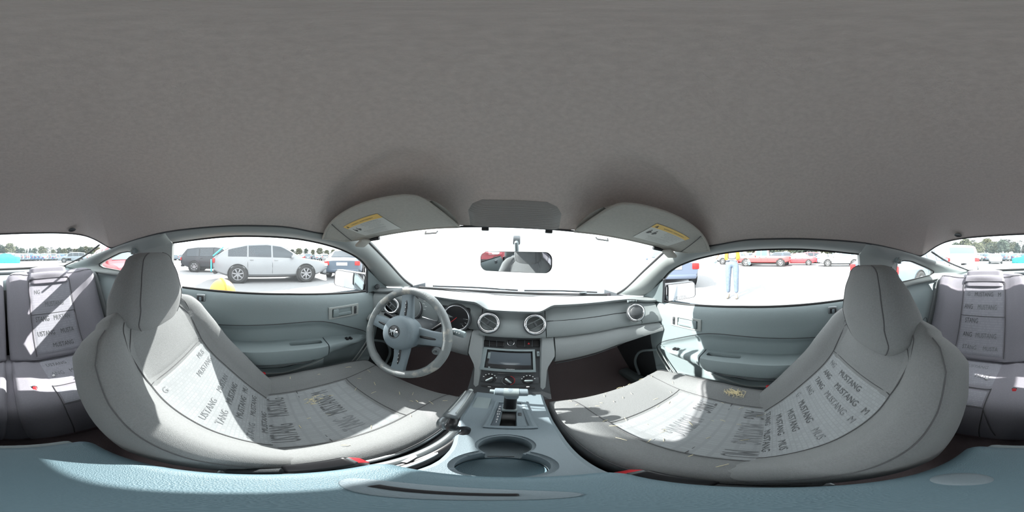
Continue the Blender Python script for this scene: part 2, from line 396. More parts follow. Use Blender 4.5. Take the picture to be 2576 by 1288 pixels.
# ---- floor
rows=[[Vector((x,y,z)) for x in (-.72,-.4,-.13,0,.13,.4,.72)] for y,z in ((-1.0,-.70),(-.6,-.72),(-.42,-.84),(-.2,-.86),(.6,-.86),(.8,-.83),(1.02,-.62),(1.1,-.45),(1.06,-.262))]
floor=struct('floor',None,G().grid(rows),carpet,auto=80)
rows=[[Vector((x,base_y(x)-.03+d,z)) for x in [-.72+.12*i for i in range(13)]] for d,z in ((0,-.236),(.08,-.248),(.16,-.27),(.18,-.40))]
obj('cowl_light_block',G().grid(rows),black,floor)  # added behind the dash to keep sun from leaking into the footwell
# ---- bonnet, wipers, tail deck, own outer skin
rows=[[Vector((x,1.06+1.05*t-.12*(x/.8)**2*(1+t),-.255-.11*t*t-.05*(x/.8)**2+.03*math.sin(PI*t))) for x in [-.8,-.6,-.3,0,.3,.6,.8]] for t in (0,.2,.4,.6,.8,1)]
struct('bonnet',None,G().grid(rows),paint_own)
rows=[[Vector((x,-1.44-.5*t,-.15-.03*t-.03*(x/.8)**2)) for x in [-.8,-.4,0,.4,.8]] for t in (0,.3,.6,1)]
struct('rear_deck',None,G().grid(rows),paint_own)
cw=thing('windscreen_wipers','black wiper arms and cowl strip lying along the foot of the windscreen','wipers',(0,.97,-.24))
g=G().tube([(x,base_y(x)+.008,-.2235) for x in [-.56+.05*i for i in range(23)]],.011,8,flat=.9); obj('cowl_strip',g,rubber,cw)
for x0,x1 in ((-.5,.02),(.06,.5)):
    g=G().tube(crv([(x0,base_y(x0)+.05,-.213),((x0+x1)/2,base_y((x0+x1)/2)+.045,-.206),(x1,base_y(x1)+.045,-.212)],12),.005,6); a_=obj('wiper_blade',g,rubber,cw)
    g=G().rbox((x1-.1,base_y(x1)+.04,-.208),(.05,.012,.008),.003); obj('blade_clip',g,steel,a_)
# ---- doors
def door_x(y,z,zb):
    t=z-zb
    x=slerp([(-.66,.66),(-.5,.668),(-.36,.672),(-.12,.676),(-.06,.678),(-.03,.684),(-.012,.694),(-.003,.702),(0,.708)],t)
    zl=lerp([(-.3,-.352),(-.2,-.348),(.1,-.335),(.26,-.339),(.337,-.363),(.492,-.44),(.53,-.49),(.56,-.60)],y)
    low=-.69+.0*y
    if y<.545:
        f=min(1,max(0,(zl-z)/.03))*min(1,max(0,(z-low)/.05)); x+=.016*f*f*(3-2*f)
    return x
def make_door(s):
    nm='door_1' if s<0 else 'door_2'
    root=struct(nm)
    zr=[0,-.002,-.006,-.012,-.02,-.03,-.045,-.06]+[-.08-.011*k for k in range(50)]+[-.64]
    rows=[]
    for t in zr:
        row=[]
        for i in range(64):
            f=i/63; yf=lerp([(0,.45),(.07,.50),(.15,.55),(.35,.60),(.6,.64)],t+.6); y=-.372+(yf+.372)*f; zb=lerp(BELT,y); z=zb+t
            row.append(Vector((door_x(y,z,zb),y,z)))
        rows.append(row)
    g=G().grid(rows); obj('door_panel',sd(g,s),plast,root,auto=80)
    g=G().grid([[Vector((.80,y,z)) for y in (-.45,.1,.75)] for z in (-.235,-.4,-.9)]); obj('outer_skin',sd(g,s),paint_own,root)
    g=G().tube([(.712,y,lerp(BELT,y)+.003) for y in [-.37+.05*i for i in range(20)]],.006,8); obj('belt_seal',sd(g,s),rubber,root)
    g=G().tube([(.715,y,lerp(BELT,y)+.004) for y in [-.37+.02*i for i in range(46)]],.003,6); obj('glass_wiper',sd(g,s),steel,root)
    line=crv([(.677,-.34,-.353),(.677,-.2,-.348),(.677,.1,-.335),(.677,.24,-.337),(.677,.337,-.363),(.676,.492,-.44),(.675,.545,-.485),(.672,.553,-.515),(.668,.511,-.575),(.664,.424,-.678),(.66,.33,-.712),(.66,.145,-.705),(.66,.0,-.705),(.66,-.34,-.705)],70)
    g=G().tube(line[:44],.0028,6); obj('insert_seam',sd(g,s),plast_d,root)
    g=G().tube([p+Vector((0,-.008,.014)) for p in line[38:]],.0035,8); obj('lower_bead',sd(g,s),trim_m,root)
    g=G().tube([p+Vector((-.003,.004,-.006)) for p in line[38:]],.0035,8); obj('lower_bead',sd(g,s),trim_m,root)
    # armrest and switch panel
    def arm(y0,y1,n):
        rows=[]
        for i in range(n):
            y=y0+(y1-y0)*i/(n-1); zt=lerp([(-.37,-.445),(-.06,-.439),(.12,-.434),(.27,-.443),(.309,-.446),(.486,-.475),(.54,-.49)],y)
            zb_=lerp([(-.37,-.55),(-.01,-.547),(.263,-.54),(.30,-.515),(.54,-.51)],y); xi=lerp([(-.37,.612),(.0,.603),(.25,.606),(.45,.632),(.53,.672)],y)
            sec=[(.70,zt+.004),(.665,zt),(xi+.012,zt-.002),(xi+.003,zt-.007),(xi,zt-.018),(xi+.002,zb_+.03),(xi+.012,zb_+.012),(xi+.03,zb_+.002),(.70,zb_-.004)]
            rows.append([Vector((a,y,b)) for a,b in sec])
        g=G().grid(rows); g.cap(rows[0]); g.cap(rows[-1]); return g
    a=obj('armrest',sd(arm(-.365,.283,20),s),plast,root,auto=50)
    cut(a,sd(G().rbox((.653,.195,-.44),(.028,.145,.06),.008),s))
    sp=obj('switch_panel',sd(arm(.288,.53,14),s),plast,root,auto=50)
    for k,yy in enumerate((.415,.395) if s<0 else (.43,.415)):
        g=G().rbox((.650,yy,lerp([(.309,-.446),(.486,-.475)],yy)+.004),(.022,.013,.010),.003); obj('window_switch',sd(g,s),black,sp)
    g=G().tube([(.607,-.34,-.53),(.604,0,-.528),(.607,.2,-.525),(.63,.29,-.50)],.0016,6); obj('armrest_seam',sd(g,s),plast_d,a)
    # map pocket
    rows=[]
    for i in range(24):
        y=-.34+.62*i/23; e=lerp([(-.34,1),(.1,1),(.24,.5),(.28,.05)],y); zt=-.605+.0*y+lerp([(.1,0),(.28,.05)],y)
        rows.append([Vector((.675,y,zt)),Vector((.664-.022*e,y,zt)),Vector((.660-.022*e,y,zt-.006)),Vector((.662-.018*e,y,-.66)),Vector((.675,y,-.695))])
    g=G().grid(rows); pk=obj('map_pocket',sd(g,s),plast,root,auto=50)
    g=G().tube([r[2]+Vector((-.001,0,.001)) for r in rows],.003,8); obj('pocket_lip',sd(g,s),trim_m,pk)
    g=G().tube([(.668,-.34,-.575),(.666,.18,-.575),(.67,.25,-.56)],.003,8); obj('pocket_lip',sd(g,s),trim_m,pk)
    for zz in (-.628,-.652,-.676):
        g=G().tube([(.648,-.34,zz),(.646,.12,zz),(.655,.24,zz+.012)],.0032,6); obj('pocket_ridge',sd(g,s),trim_m,pk)
    # inner handle
    c=Vector((.675,.39,-.306))
    g=G().rbox(c,(.008,.165,.064),.003); hb=obj('handle_bezel',sd(g,s),trim_m,root)
    cut(hb,sd(G().rbox(c+Vector((-.002,-.012,0)),(.02,.108,.044),.002),s))
    g=G().rbox(c+Vector((.004,-.012,0)),(.002,.106,.042),.0); obj('handle_cup',sd(g,s),plast_d,hb)
    g=G().rbox(c+Vector((-.004,-.047,.0)),(.012,.028,.040),.004); g.rbox(c+Vector((-.004,-.0,-.009)),(.010,.075,.018),.004); obj('door_handle',sd(g,s),plast,hb)
    g=G().rbox(c+Vector((-.004,.062,0)),(.010,.012,.042),.003); g.rbox(c+Vector((-.008,.062,.008)),(.008,.009,.012),.002); obj('lock_slider',sd(g,s),plast_d,hb)
    # belt line catch at the rear
    c=Vector((.683,-.262,-.222)); g=G().rbox(c,(.012,.044,.036),.006); cb=obj('catch_bezel',sd(g,s),steel,root)
    g=G().rbox(c+Vector((-.006,0,-.001)),(.006,.030,.025),.004); obj('catch_cup',sd(g,s),black,cb)
    g=G().rbox(c+Vector((-.010,0,-.002)),(.006,.012,.018),.003); obj('catch_pull',sd(g,s),plast_c,cb)
    # red reflector low at the rear of the door
    g=G().rbox((.655,-.02,-.735),(.01,.035,.014),.005); obj('reflector',sd(g,s),red,root)
    # triangular mirror patch
    g=G(); tri=[(.665,.67,-.215),(.655,.60,-.168),(.632,.49,-.092),(.69,.545,-.228)]; tri=[Vector(p) for p in tri]
    g.grid([tri,[p+Vector((.02,.02,0)) for p in tri]],cu=True); g.cap(tri); mp=obj('mirror_patch',sd(g,s),plast,root,smooth=False)
    g=G().tube([(.628,.487,-.088),(.66,.512,-.155),(.692,.54,-.228)],.006,8); obj('patch_edge',sd(g,s),plast_d,mp)
    if s<0:
        g=G().lathe([(0,.02),(.008,.02),(.011,.014),(.009,.006),(.014,.003),(.015,0)],frame((-.662,.585,-.195),(.7,-.7,.1)),18); obj('mirror_joystick',g,plast_d,mp)
    # side glass
    bt=[q for q in crv(B_,61) if q.y<.47]; rows=[]
    for q in bt:
        zb=lerp(BELT,q.y); y2=q.y*.98; rows.append([Vector((.628,q.y,q.z+.004)),Vector((.675,q.y*1.0,(q.z+zb)/2)),Vector((.714,min(.545,q.y*1.15 if q.y>0 else q.y*.85),zb))])
    g=G().grid(rows); w=struct('window_%d'%(3 if s<0 else 6),None,sd(g,s),glass)
    if False: w.parent=root
    return root
make_door(-1); make_door(1)
# ================================================================ seats
class Pad:
    """an upholstered pad swept along a spine of (y,z) points; section table gives (width fraction, depth)"""
    def __init__(s,cx,spine,widths,front,thick,bol,skew=None):
        s.cx=cx; s.sp=crv([(0,y,z) for y,z in spine],60); s.w=widths; s.front=front; s.th=thick; s.bol=bol; s.skew=skew or [(0,0),(1,0)]
    def fr(s,v):
        f=v*59; i=min(int(f),58); p=s.sp[i].lerp(s.sp[i+1],f-i); a=s.sp[max(i-1,0)]; b=s.sp[min(i+2,59)]
        t=(b-a).normalized(); return p,t,Vector((0,t.z,-t.y))
    def depth(s,u,v): return slerp(s.front,abs(u))*lerp(s.bol,v)
    def pt(s,u,v,off=0):
        p,t,n=s.fr(v); w=lerp(s.w,v); return Vector((s.cx+u*w,0,0))+p+n*(s.depth(u,v)+off)
    def section(s,v,k=1.0,lift=0.0):
        p,t,n=s.fr(v); w=lerp(s.w,v)*k; b=lerp(s.bol,v); th=lerp(s.th,v)
        half=[(u,slerp(s.front,u)*b) for u in (0,.12,.25,.38,.5,.58,.65,.72,.78,.84,.89,.93,.965)]
        e=half[-1][1]; half+=[(.988,e-.010),(1.0,e-.026),(.998,-th*.42),(.975,-th*.68),(.92,-th*.87),(.82,-th*.96),(.6,-th),(.3,-th),(0,-th)]
        mid=-th*.4; out=[]
        full=[(-a,d) for a,d in half[::-1]]+half[1:-1]
        for a,d in full: out.append(Vector((s.cx+a*w,0,0))+p+n*(mid+(d-mid)*k)+t*lift)
        return out
    def mesh(s,nv=40,cap=.03,capb=.015):
        rows=[]
        for k in (75,55,35,15): a=math.radians(k); rows.append(s.section(0,math.cos(a)*.35+.65*math.cos(a)**.5 if 0 else (1-.5*(1-math.cos(a))*1.0),-capb*math.sin(a)))
        rows+= [s.section(i/(nv-1)) for i in range(nv)]
        for k in (20,40,58,74,86): a=math.radians(k); rows.append(s.section(1,1-.75*(1-math.cos(a)),cap*math.sin(a)))
        g=G().grid(rows,cu=True); g.cap(rows[0]); g.cap(rows[-1]); return g
    def patch(s,u0,u1,v0,v1,off=.003,nu=22,nv=26,puff=0.0):
        rows=[]
        for j in range(nv):
            fv=j/(nv-1); v=v0+(v1-v0)*fv; a=u0(v) if callable(u0) else u0; b=u1(v) if callable(u1) else u1
            rows.append([s.pt(a+(b-a)*i/(nu-1),v,(off if 0<i<nu-1 and 0<j<nv-1 else -.002)+puff*math.sin(PI*i/(nu-1))*math.sin(PI*fv)) for i in range(nu)])
        g=G().grid(rows); L=59*(s.sp[1]-s.sp[0]).length
        g.uv=[((u0+(u1-u0)*(k%nu)/(nu-1))*lerp(s.w,v0)+.5,(v0+(v1-v0)*(k//nu)/(nv-1))*L+.5) for k in range(nu*nv)]; return g
    def seam(s,uv,r=.0016,off=.0): return G().tube([s.pt(u,v,off) for u,v in uv],r,6)
def lerp2(a,b,n): return [(a[0]+(b[0]-a[0])*i/(n-1),a[1]+(b[1]-a[1])*i/(n-1)) for i in range(n)]
FRONT=[(0,0),(.46,.0),(.58,.010),(.72,.040),(.84,.052),(.93,.044),(1,.03)]
def lettering(pad,c0,uw,v0,v1,size,step,parent,seed=1):
    """woven words across an insert, each one an object; c0 centre fraction, uw half width in metres"""
    rr=random.Random(seed); L=59*(pad.sp[1]-pad.sp[0]).length; v=v0+step*.6/L; cw=size*.98; word='MUSTANG'
    while v<v1-step*.4/L:
        w=lerp(pad.w,v); x=-uw-rr.uniform(.0,.9)*cw*7
        while x<uw:
            t=''; first=None
            for k,ch in enumerate(word):
                q=x+(k+.5)*cw
                if -uw+cw*.5<q<uw-cw*.5:
                    if first is None: first=q
                    t+=ch; last=q
            if t and rr.random()<.72:
                xm=(first+last)/2
                def fn(a,b): return pad.pt(c0-(xm+a)/w,v+b/L,.0042)
                g=G(); text_on(g,t,size,fn,width=1.32); obj('woven_word',g,letter if rr.random()<.45 else letter2,parent,smooth=False)
            x+=cw*7+rr.uniform(.012,.03)
        v+=step/L
def front_seat(s,name_label,yoff,hr):
    cx=.358*s; root=thing('front_seat',name_label,'car seat',(cx,.1,-.86))
    back=Pad(cx,[(.045+yoff,-.665),(-.02+yoff,-.57),(-.10+yoff,-.455),(-.172+yoff,-.36),(-.222+yoff,-.27),(-.252+yoff,-.205),(-.275+yoff,-.165)],
        [(0,.19),(.12,.228),(.3,.244),(.6,.243),(.78,.232),(.9,.206),(1,.165)],FRONT,[(0,.10),(.3,.13),(.8,.12),(1,.09)],[(0,.9),(.55,1.05),(.8,.6),(1,.2)])
    b=obj('backrest',back.mesh(46,cap=.035),fabric,root,auto=80)
    ui=lambda v:-.53; uo=lambda v:.53
    ins=obj('back_insert',back.patch(-.535,.535,.06,.56,.003),fabric_in,b)
    lettering(back,0,.118,.07,.55,.0165,.0235,b,seed=3+s)
    up=obj('upper_panel',back.patch(-.535,.535,.575,.97,.002,puff=.006),fabric,b)
    for q in (lerp2((-.54,.03),(-.54,.567),20)+lerp2((-.54,.567),(-.70,.97),16),lerp2((.54,.03),(.54,.567),20)+lerp2((.54,.567),(.70,.97),16),lerp2((-.54,.567),(.54,.567),16),
              lerp2((-.54,.567),(-.60,.75),8)+lerp2((-.60,.75),(-.48,.98),10),lerp2((.54,.567),(.60,.75),8)+lerp2((.60,.75),(.48,.98),10),
              lerp2((-.985,.08),(-.975,.96),30),lerp2((.985,.08),(.975,.96),30)):
        obj('seam',back.seam(q,.0010,.0006),seam,b)
    # cushion
    cu=Pad(cx,[(.478,-.69),(.492,-.64),(.470,-.604),(.40,-.588),(.25,-.592),(.1,-.612),(-.03,-.63)],
        [(0,.205),(.12,.222),(.3,.24),(.6,.245),(1,.235)],FRONT,[(0,.06),(.2,.12),(1,.13)],[(0,.05),(.45,.12),(.6,.55),(.75,1),(1,.95)])
    c=obj('cushion',cu.mesh(46,cap=.02,capb=.02),fabric,root,auto=80)
    wr=lambda v:0
    ins2=obj('cushion_insert',cu.patch(-.56,.56,.615,.99,.003),fabric_in if s>0 else fabric_in,c)
    lettering(cu,0,.125,.64,.975,.0165,.030,c,seed=8+s)
    for q in (lerp2((-.57,.61),(-.57,.99),24),lerp2((.57,.61),(.57,.99),24),lerp2((-.57,.61),(.57,.61),16),lerp2((-.57,.61),(-.82,.12),20),lerp2((.57,.61),(.82,.12),20),lerp2((-.56,.81),(.56,.81),16),
              lerp2((-.985,.15),(-.985,.98),24),lerp2((.985,.15),(.985,.98),24)):
        obj('seam',cu.seam(q,.0010,.0020),seam,c)
    # headrest
    x0,yt,yb,zt,zb=hr
    def hsec(f,k=1):
        w=lerp([(0,.105),(.15,.126),(.5,.125),(.85,.105),(1,.088)],f)*k; z=zb+(zt-zb)*f; yc=yb+(yt-yb)*f; th=lerp([(0,.062),(.4,.068),(.8,.05),(1,.035)],f)*(.4+.6*k)
        out=[]
        for j in range(36):
            a=2*PI*j/36; ca,sa=math.cos(a),math.sin(a); ex=.62
            out.append(Vector((x0+w*math.copysign(abs(ca)**ex,ca),yc+th*math.copysign(abs(sa)**ex,sa)-(.012 if sa<0 else 0)*0,z)))
        return out
    rows=[]
    for k in (80,55,30): a=math.radians(k); r=hsec(0,1-.6*(1-math.cos(a))); rows.append([p+Vector((0,0,-.018*math.sin(a))) for p in r])
    for i in range(18): rows.append(hsec(i/17))
    for k in (25,45,62,76,87): a=math.radians(k); r=hsec(1,1-.72*(1-math.cos(a))); rows.append([p+Vector((0,0,.03*math.sin(a))) for p in r])
    g=G().grid(rows,cu=True); g.cap(rows[0]); g.cap(rows[-1]); h=obj('headrest',g,fabric,root,auto=80)
    for j in (5,13):
        obj('seam',G().tube([r[j]+(r[j]-Vector((x0,(yt+yb)/2,r[j].z))).normalized()*.0003 for r in rows[1:-1]],.0014,6),seam,h)
    for dx in (-.07,.07): obj('headrest_post',G().tube([(x0+dx,yb,zb+.02),(x0+dx,yb-.012,zb-.06)],.006,10),steel,root)
    for dx in (-.07,.07): obj('post_collar',G().lathe([(.0,.0),(.014,0),(.015,-.008),(.015,-.02)],frame((x0+dx,yb-.008,zb-.012),(0,0,1)),16),trim_m,root)
    # seat base, side shield and runners
    g=G().rbox((cx,.22,-.745),(.38,.44,.08),.02); obj('seat_base',g,plast_d,root)
    g=G().rbox((cx+.225*s,.16,-.70),(.02,.42,.07),.01); obj('side_shield',g,plast,root)
    for dx in (-.19,.19): obj('seat_runner',G().rbox((cx+dx,.2,-.80),(.04,.5,.07),.005),steel,root)
    g=G().rbox((cx+.228*s,-.04,-.60),(.03,.06,.11),.01); obj('recline_cover',g,plast_d,root)
    obj('release_tab',G().rbox((cx+.235*s,.012,-.565),(.015,.02,.012),.004),red,root)
    return root,back,cu
drv,dback,dcu=front_seat(-1,'driver seat in grey cloth with pale lettered inserts, behind the steering wheel','car seat' and 0.0,(-.358,-.285,-.305,-.035,-.205))
pas,pback,pcu=front_seat(1,'front passenger seat in grey cloth with pale lettered inserts, cushion front lit by sun',.0,(.352,-.245,-.275,-.04,-.225))
# ---- rear bench
rear=thing('rear_bench_seat','rear bench seat in grey cloth with two lettered inserts, under the rear window','car seat',(0,-.7,-.84))
RF=[(0,0),(.5,0),(.6,.006),(.75,.022),(.88,.026),(1,.012)]
for s in (-1,1):
    cx=.2875*s+.002
    pb=Pad(cx,[(-.745,-.555),(-.80,-.47),(-.855,-.35),(-.90,-.23),(-.93,-.14),(-.945,-.115)],[(0,.280),(.4,.283),(.8,.279),(1,.262)],RF,[(0,.12),(1,.09)],[(0,1),(1,.8)])
    # each half runs from the middle joint out to the side, its insert nearer the middle
    b=obj('backrest',pb.mesh(34,cap=.02),fabric_rear,rear,auto=80)
    c0=-.10*s
    ins=obj('back_insert',pb.patch(c0-.44,c0+.44,.03,.76,.003),fabric_rin,b)
    lettering(pb,c0,.112,.05,.74,.018,.036,b,seed=20+s)
    lettering(pc0,c0,.112,.60,.92,.018,.03,c_0,seed=30+s) if 0 else None
    obj('head_pad',pb.patch(c0-.44,c0+.44,.775,1.0,.016,puff=.012),fabric_rear,b)
    hp=Pad(cx+c0*.27,[(-.905,-.165),(-.918,-.135),(-.925,-.105),(-.93,-.083)],[(0,.118),(1,.112)],[(0,.0),(.8,-.002),(1,-.012)],[(0,.07),(1,.06)],[(0,1),(1,1)])
    obj('head_bolster',hp.mesh(12,cap=.014,capb=.004),fabric_rear,b,auto=80)
    for q in (lerp2((c0-.45,.02),(c0-.45,.76),20),lerp2((c0+.45,.02),(c0+.45,.76),20),lerp2((c0-.45,.765),(c0+.45,.765),12),lerp2((c0-.45,.42),(c0+.45,.42),12),lerp2((-.95,.9),(.95,.9),20)):
        obj('seam',pb.seam(q,.0015,.0035),seam,b)
    # cushion half
    pc=Pad(cx,[(-.375,-.78),(-.37,-.70),(-.388,-.62),(-.425,-.568),(-.50,-.553),(-.62,-.565),(-.74,-.585),(-.82,-.58)],[(0,.262),(.3,.275),(1,.275)],
        [(0,0),(.5,0),(.62,.012),(.8,.03),(1,.03)],[(0,.1),(1,.1)],[(0,.2),(.3,.4),(.6,.8),(1,.9)])
    c=obj('cushion',pc.mesh(40,cap=.01),fabric_rear,rear,auto=80)
    obj('cushion_insert',pc.patch(c0-.44,c0+.44,.40,.56,.003),fabric_rin,c)
    lettering(pc,c0,.112,.62,.91,.018,.036,c,seed=30+s)
    obj('cushion_flap',pc.patch(c0-.46,c0+.46,.60,.93,.0035,puff=.0),fabric_rin,c)
    for q in (lerp2((c0-.45,.02),(c0-.45,.58),20),lerp2((c0+.45,.02),(c0+.45,.58),20),lerp2((c0-.45,.395),(c0+.45,.395),12),lerp2((c0-.45,.575),(c0+.45,.575),12),lerp2((c0-.6,.1),(c0-.45,.39),8)):
        obj('seam',pc.seam(q,.0016,.003),seam,c)
    for u in (c0-.33,c0+.36):
        p=pc.pt(u,.66,.010); obj('snap_button',G().lathe([(.0,.004),(.004,.0038),(.0055,.001),(.006,-.002)],frame(p,(0,.2,1)),14),white,c)
obj('centre_hump',Pad(0,[(-.372,-.78),(-.372,-.69),(-.40,-.60),(-.45,-.572),(-.6,-.575),(-.80,-.56)],[(0,.055),(1,.05)],[(0,.0),(1,-.01)],[(0,.08),(1,.08)],[(0,1),(1,1)]).mesh(24,cap=.01),fabric_rear,rear,auto=80)
obj('seat_shell',G().rbox((0,-.99,-.46),(1.06,.04,.62),.01),black,rear)
obj('base_cover',G().rbox((0,-.52,-.78),(1.06,.26,.2),.03),carpet,rear)
# ---- seat belts and buckles
for s in (-1,1):
    t=thing('seat_belt','grey seat belt with metal tongue down the %s end of the rear bench'%('passenger' if s>0 else 'driver'),'seat belt',(.585*s,-.95,-.15))
    path=crv([(.565,-1.0,-.128),(.575,-.955,-.135),(.582,-.93,-.18),(.592,-.87,-.35),(.597,-.80,-.52),(.60,-.77,-.60)],24)
    g=G(); rows=[[p+Vector((a*.5,a*.86*.0,0))+Vector((0,a,0)) *.6 for a in (-.022,-.008,.008,.022)] for p in path]
    g.grid(rows); g.grid([[p+Vector((-.002,.001,0)) for p in r] for r in rows]); obj('webbing',sd(g,s),strap_m,t,solid=.0012)
    q=path[19]; g=G().rbox(q+Vector((-.012,.006,.0)),(.014,.045,.018),.004); tn=obj('tongue_grip',sd(g,s),black,t)
    g=G().rbox(q+Vector((-.012,.006,-.028)),(.004,.024,.04),.002); obj('tongue_plate',sd(g,s),chrome,tn)
def buckle(x,y,z,M,label,big=1):
    t=thing('seat_belt_buckle',label,'buckle',(x,y,z)); T=Matrix.Translation((x,y,z))@M
    g=G(); g.rbox((0,0,0),(.03*big,.05*big,.075*big),.007,None,3); g.v=[T@p for p in g.v]; b=obj('buckle_body',g,black,t)
    g=G(); g.rbox((0,.0,.036*big),(.022*big,.034*big,.008*big),.003); g.v=[T@p for p in g.v]; obj('release_button',g,red,b)
    g=G(); g.rbox((.0,-.0205*big,.036*big),(.018*big,.004,.006*big),.001); g.v=[T@p for p in g.v]; obj('slot',g,steel,b)
    g=G(); g.rbox((0,0,-.06*big),(.012,.03,.07),.003); g.v=[T@p for p in g.v]; obj('stalk',g,plast_d,b)
buckle(-.118,.062,-.535,Matrix.Rotation(-1.15,4,'X'),'black seat belt buckle with red button beside the driver seat cushion')
buckle(.112,.075,-.57,Matrix.Rotation(-1.15,4,'X'),'dark seat belt buckle wedged between console and front passenger cushion')
for s in (-1,1): buckle(.068*s-.005,-.50,-.552,Matrix.Rotation(-.5,4,'X'),'small red buttoned buckle on the rear bench hump, %s half'%('driver side' if s<0 else 'passenger side'),.62)
# dry straw and debris lying on the seats
rr=random.Random(5)
def debris(name,label,pts,par=None):
    g=G()
    for p,n in pts:
        a=rr.uniform(0,PI); L=rr.uniform(.003,.012); d=Vector((math.cos(a),math.sin(a),0)); d=(d-n*d.dot(n)).normalized()
        g.tube([p+n*.001-d*L,p+n*.003,p+n*.001+d*L],rr.uniform(.0004,.0009),4)
    o=obj(name,g,straw,None,smooth=False); tag(o,label,'debris',kind='stuff')
def pn(pad,u,v): return pad.pt(u,v,.002),pad.fr(v)[2]
debris('straw_bits','scattered bits of dry straw on the driver seat cushion',[pn(dcu,rr.uniform(-.8,.8),rr.uniform(.45,.99)) for _ in range(30)]+[pn(dcu,-.3+rr.gauss(0,.04),.77+rr.gauss(0,.012)) for _ in range(25)])
debris('straw_bits','scattered bits of dry straw on the passenger seat cushion',[pn(pcu,rr.uniform(-.8,.8),rr.uniform(.3,.99)) for _ in range(50)]+[pn(pcu,.74+rr.gauss(0,.03),.80+rr.gauss(0,.02)) for _ in range(110)])
# ================================================================ dashboard
def ray_plane(px,py,o,n):
    v=ray(px,py,y=1.0) if abs(ray(px,py,y=1.0).length)<50 else ray(px,py,z=-1.0)
    return v*(Vector(o).dot(n)/v.dot(Vector(n)))
dash=thing('dashboard','grey vinyl dashboard with twin cowl, round chrome vents and deep top pad','dashboard',(0,.75,-.4))
def browz(t): return slerp([(0,-.221),(.095,-.221),(.165,-.192),(.5,-.192),(.66,-.21)],t)
def browy(t): return lerp([(0,.645),(.45,.64),(.56,.625),(.62,.60),(.68,.575)],t)
xs=[-.69+1.38*i/120 for i in range(121)]
rows=[]
for x in xs:
    t=abs(x); by,bz=browy(t),browz(t); e=base_y(x)-.005 if t<.66 else .80
    rows.append([Vector((x,e,-.24)),Vector((x,e,-.2255)),Vector((x,e-.03,-.222)),Vector((x,(e+by)/2,(bz-.222)/2+.004)),Vector((x,by+.04,bz+.003)),Vector((x,by+.012,bz+.001)),Vector((x,by,bz-.006)),Vector((x,by+.002,bz-.014)),Vector((x,by+.012,bz-.019)),Vector((x,by+.035,bz-.020))])
obj('top_pad',G().grid(rows),dash_m,dash,auto=60)
g=G().rbox((0,.90,-.2205),(.9,.03,.004),.002)
df=obj('defroster_grille',g,black,dash)
def fas(x0,x1,name,m,n=30,k=.042):
    rows=[]
    for i in range(n):
        x=x0+(x1-x0)*i/(n-1); t=abs(x); by,bz=browy(t),browz(t)
        fy=lerp([(0,.668),(.13,.665),(.45,.655),(.56,.63),(.62,.605),(.68,.575)],t); fb=-.342+.012*t
        z1_=-.343 if t<.13 else fb
        rows.append([Vector((x,by+.035,bz-.019)),Vector((x,fy+.006,bz-.03)),Vector((x,fy,bz-.045)),Vector((x,fy-.002-k*.5,(bz+z1_)/2-.01)),Vector((x,fy-.006-k,z1_+.012)),Vector((x,fy-.003-k,z1_+.002)),Vector((x,fy+.02,z1_))])
    return obj(name,G().grid(rows),m,dash,auto=50)
fas(-.1285,.1285,'centre_fascia',fascia_m); fr_=fas(.1315,.575,'passenger_fascia',fascia_m); fas(.577,.68,'vent_fascia',fascia_m,10); fl=fas(-.68,-.1315,'driver_fascia',fascia_m,k=0)
g=G().tube([(x,lerp([(.13,.6625),(.45,.652),(.56,.627)],x)-.0165,-.272+.016*(x-.13)-.0*x) for x in [.135+.02*i for i in range(22)]],.0016,6); obj('fascia_seam',g,black,dash)
g=G().tube([(.53,.618,-.265),(.537,.610,-.30),(.555,.598,-.33)],.0014,6); obj('fascia_seam',g,black,dash)
# padded lower panels either side
def lower(x0,x1,name,n=30):
    rows=[]
    for i in range(n):
        x=x0+(x1-x0)*i/(n-1); t=abs(x); fy=lerp([(0,.665),(.45,.655),(.56,.63),(.62,.605),(.68,.575)],t)-(.004 if x<0 else .036); kk=1 if x<0 else .6; zt=-.345+.012*t; zb=lerp([(.16,-.475),(.34,-.455),(.56,-.42),(.66,-.395)],t); h=zt-zb
        rows.append([Vector((x,fy+.03,zt)),Vector((x,fy+.0,zt-.002)),Vector((x,fy-.012*kk,zt-.008)),Vector((x,fy-.035*kk,zt-.3*h)),Vector((x,fy-.05*kk,zt-.6*h)),Vector((x,fy-.048*kk,zt-.8*h)),Vector((x,fy-.03*kk,zb+.008)),Vector((x,fy-.005,zb)),Vector((x,fy+.1,zb-.02)),Vector((x,fy+.3,zb-.01))])
    g=G().grid(rows); g.cap(rows[0]); g.cap(rows[-1]); return obj(name,g,dash_m,dash,auto=50)
lower(.165,.67,'glovebox_door'); lower(-.67,-.168,'knee_panel')
g=G().tube([(x,.61,lerp([(.16,-.475),(.34,-.455),(.56,-.42)],x)-.004) for x in (.17,.25,.34,.45,.55)],.003,6); obj('glovebox_lip',g,plast_d,dash)
# side end caps
for s in (-1,1):
    obj('end_cap',sd(G().grid([[Vector((.685,y,z)) for y in (.585,.7,.85)] for z in (-.215,-.3,-.42)]),s),plast,dash)
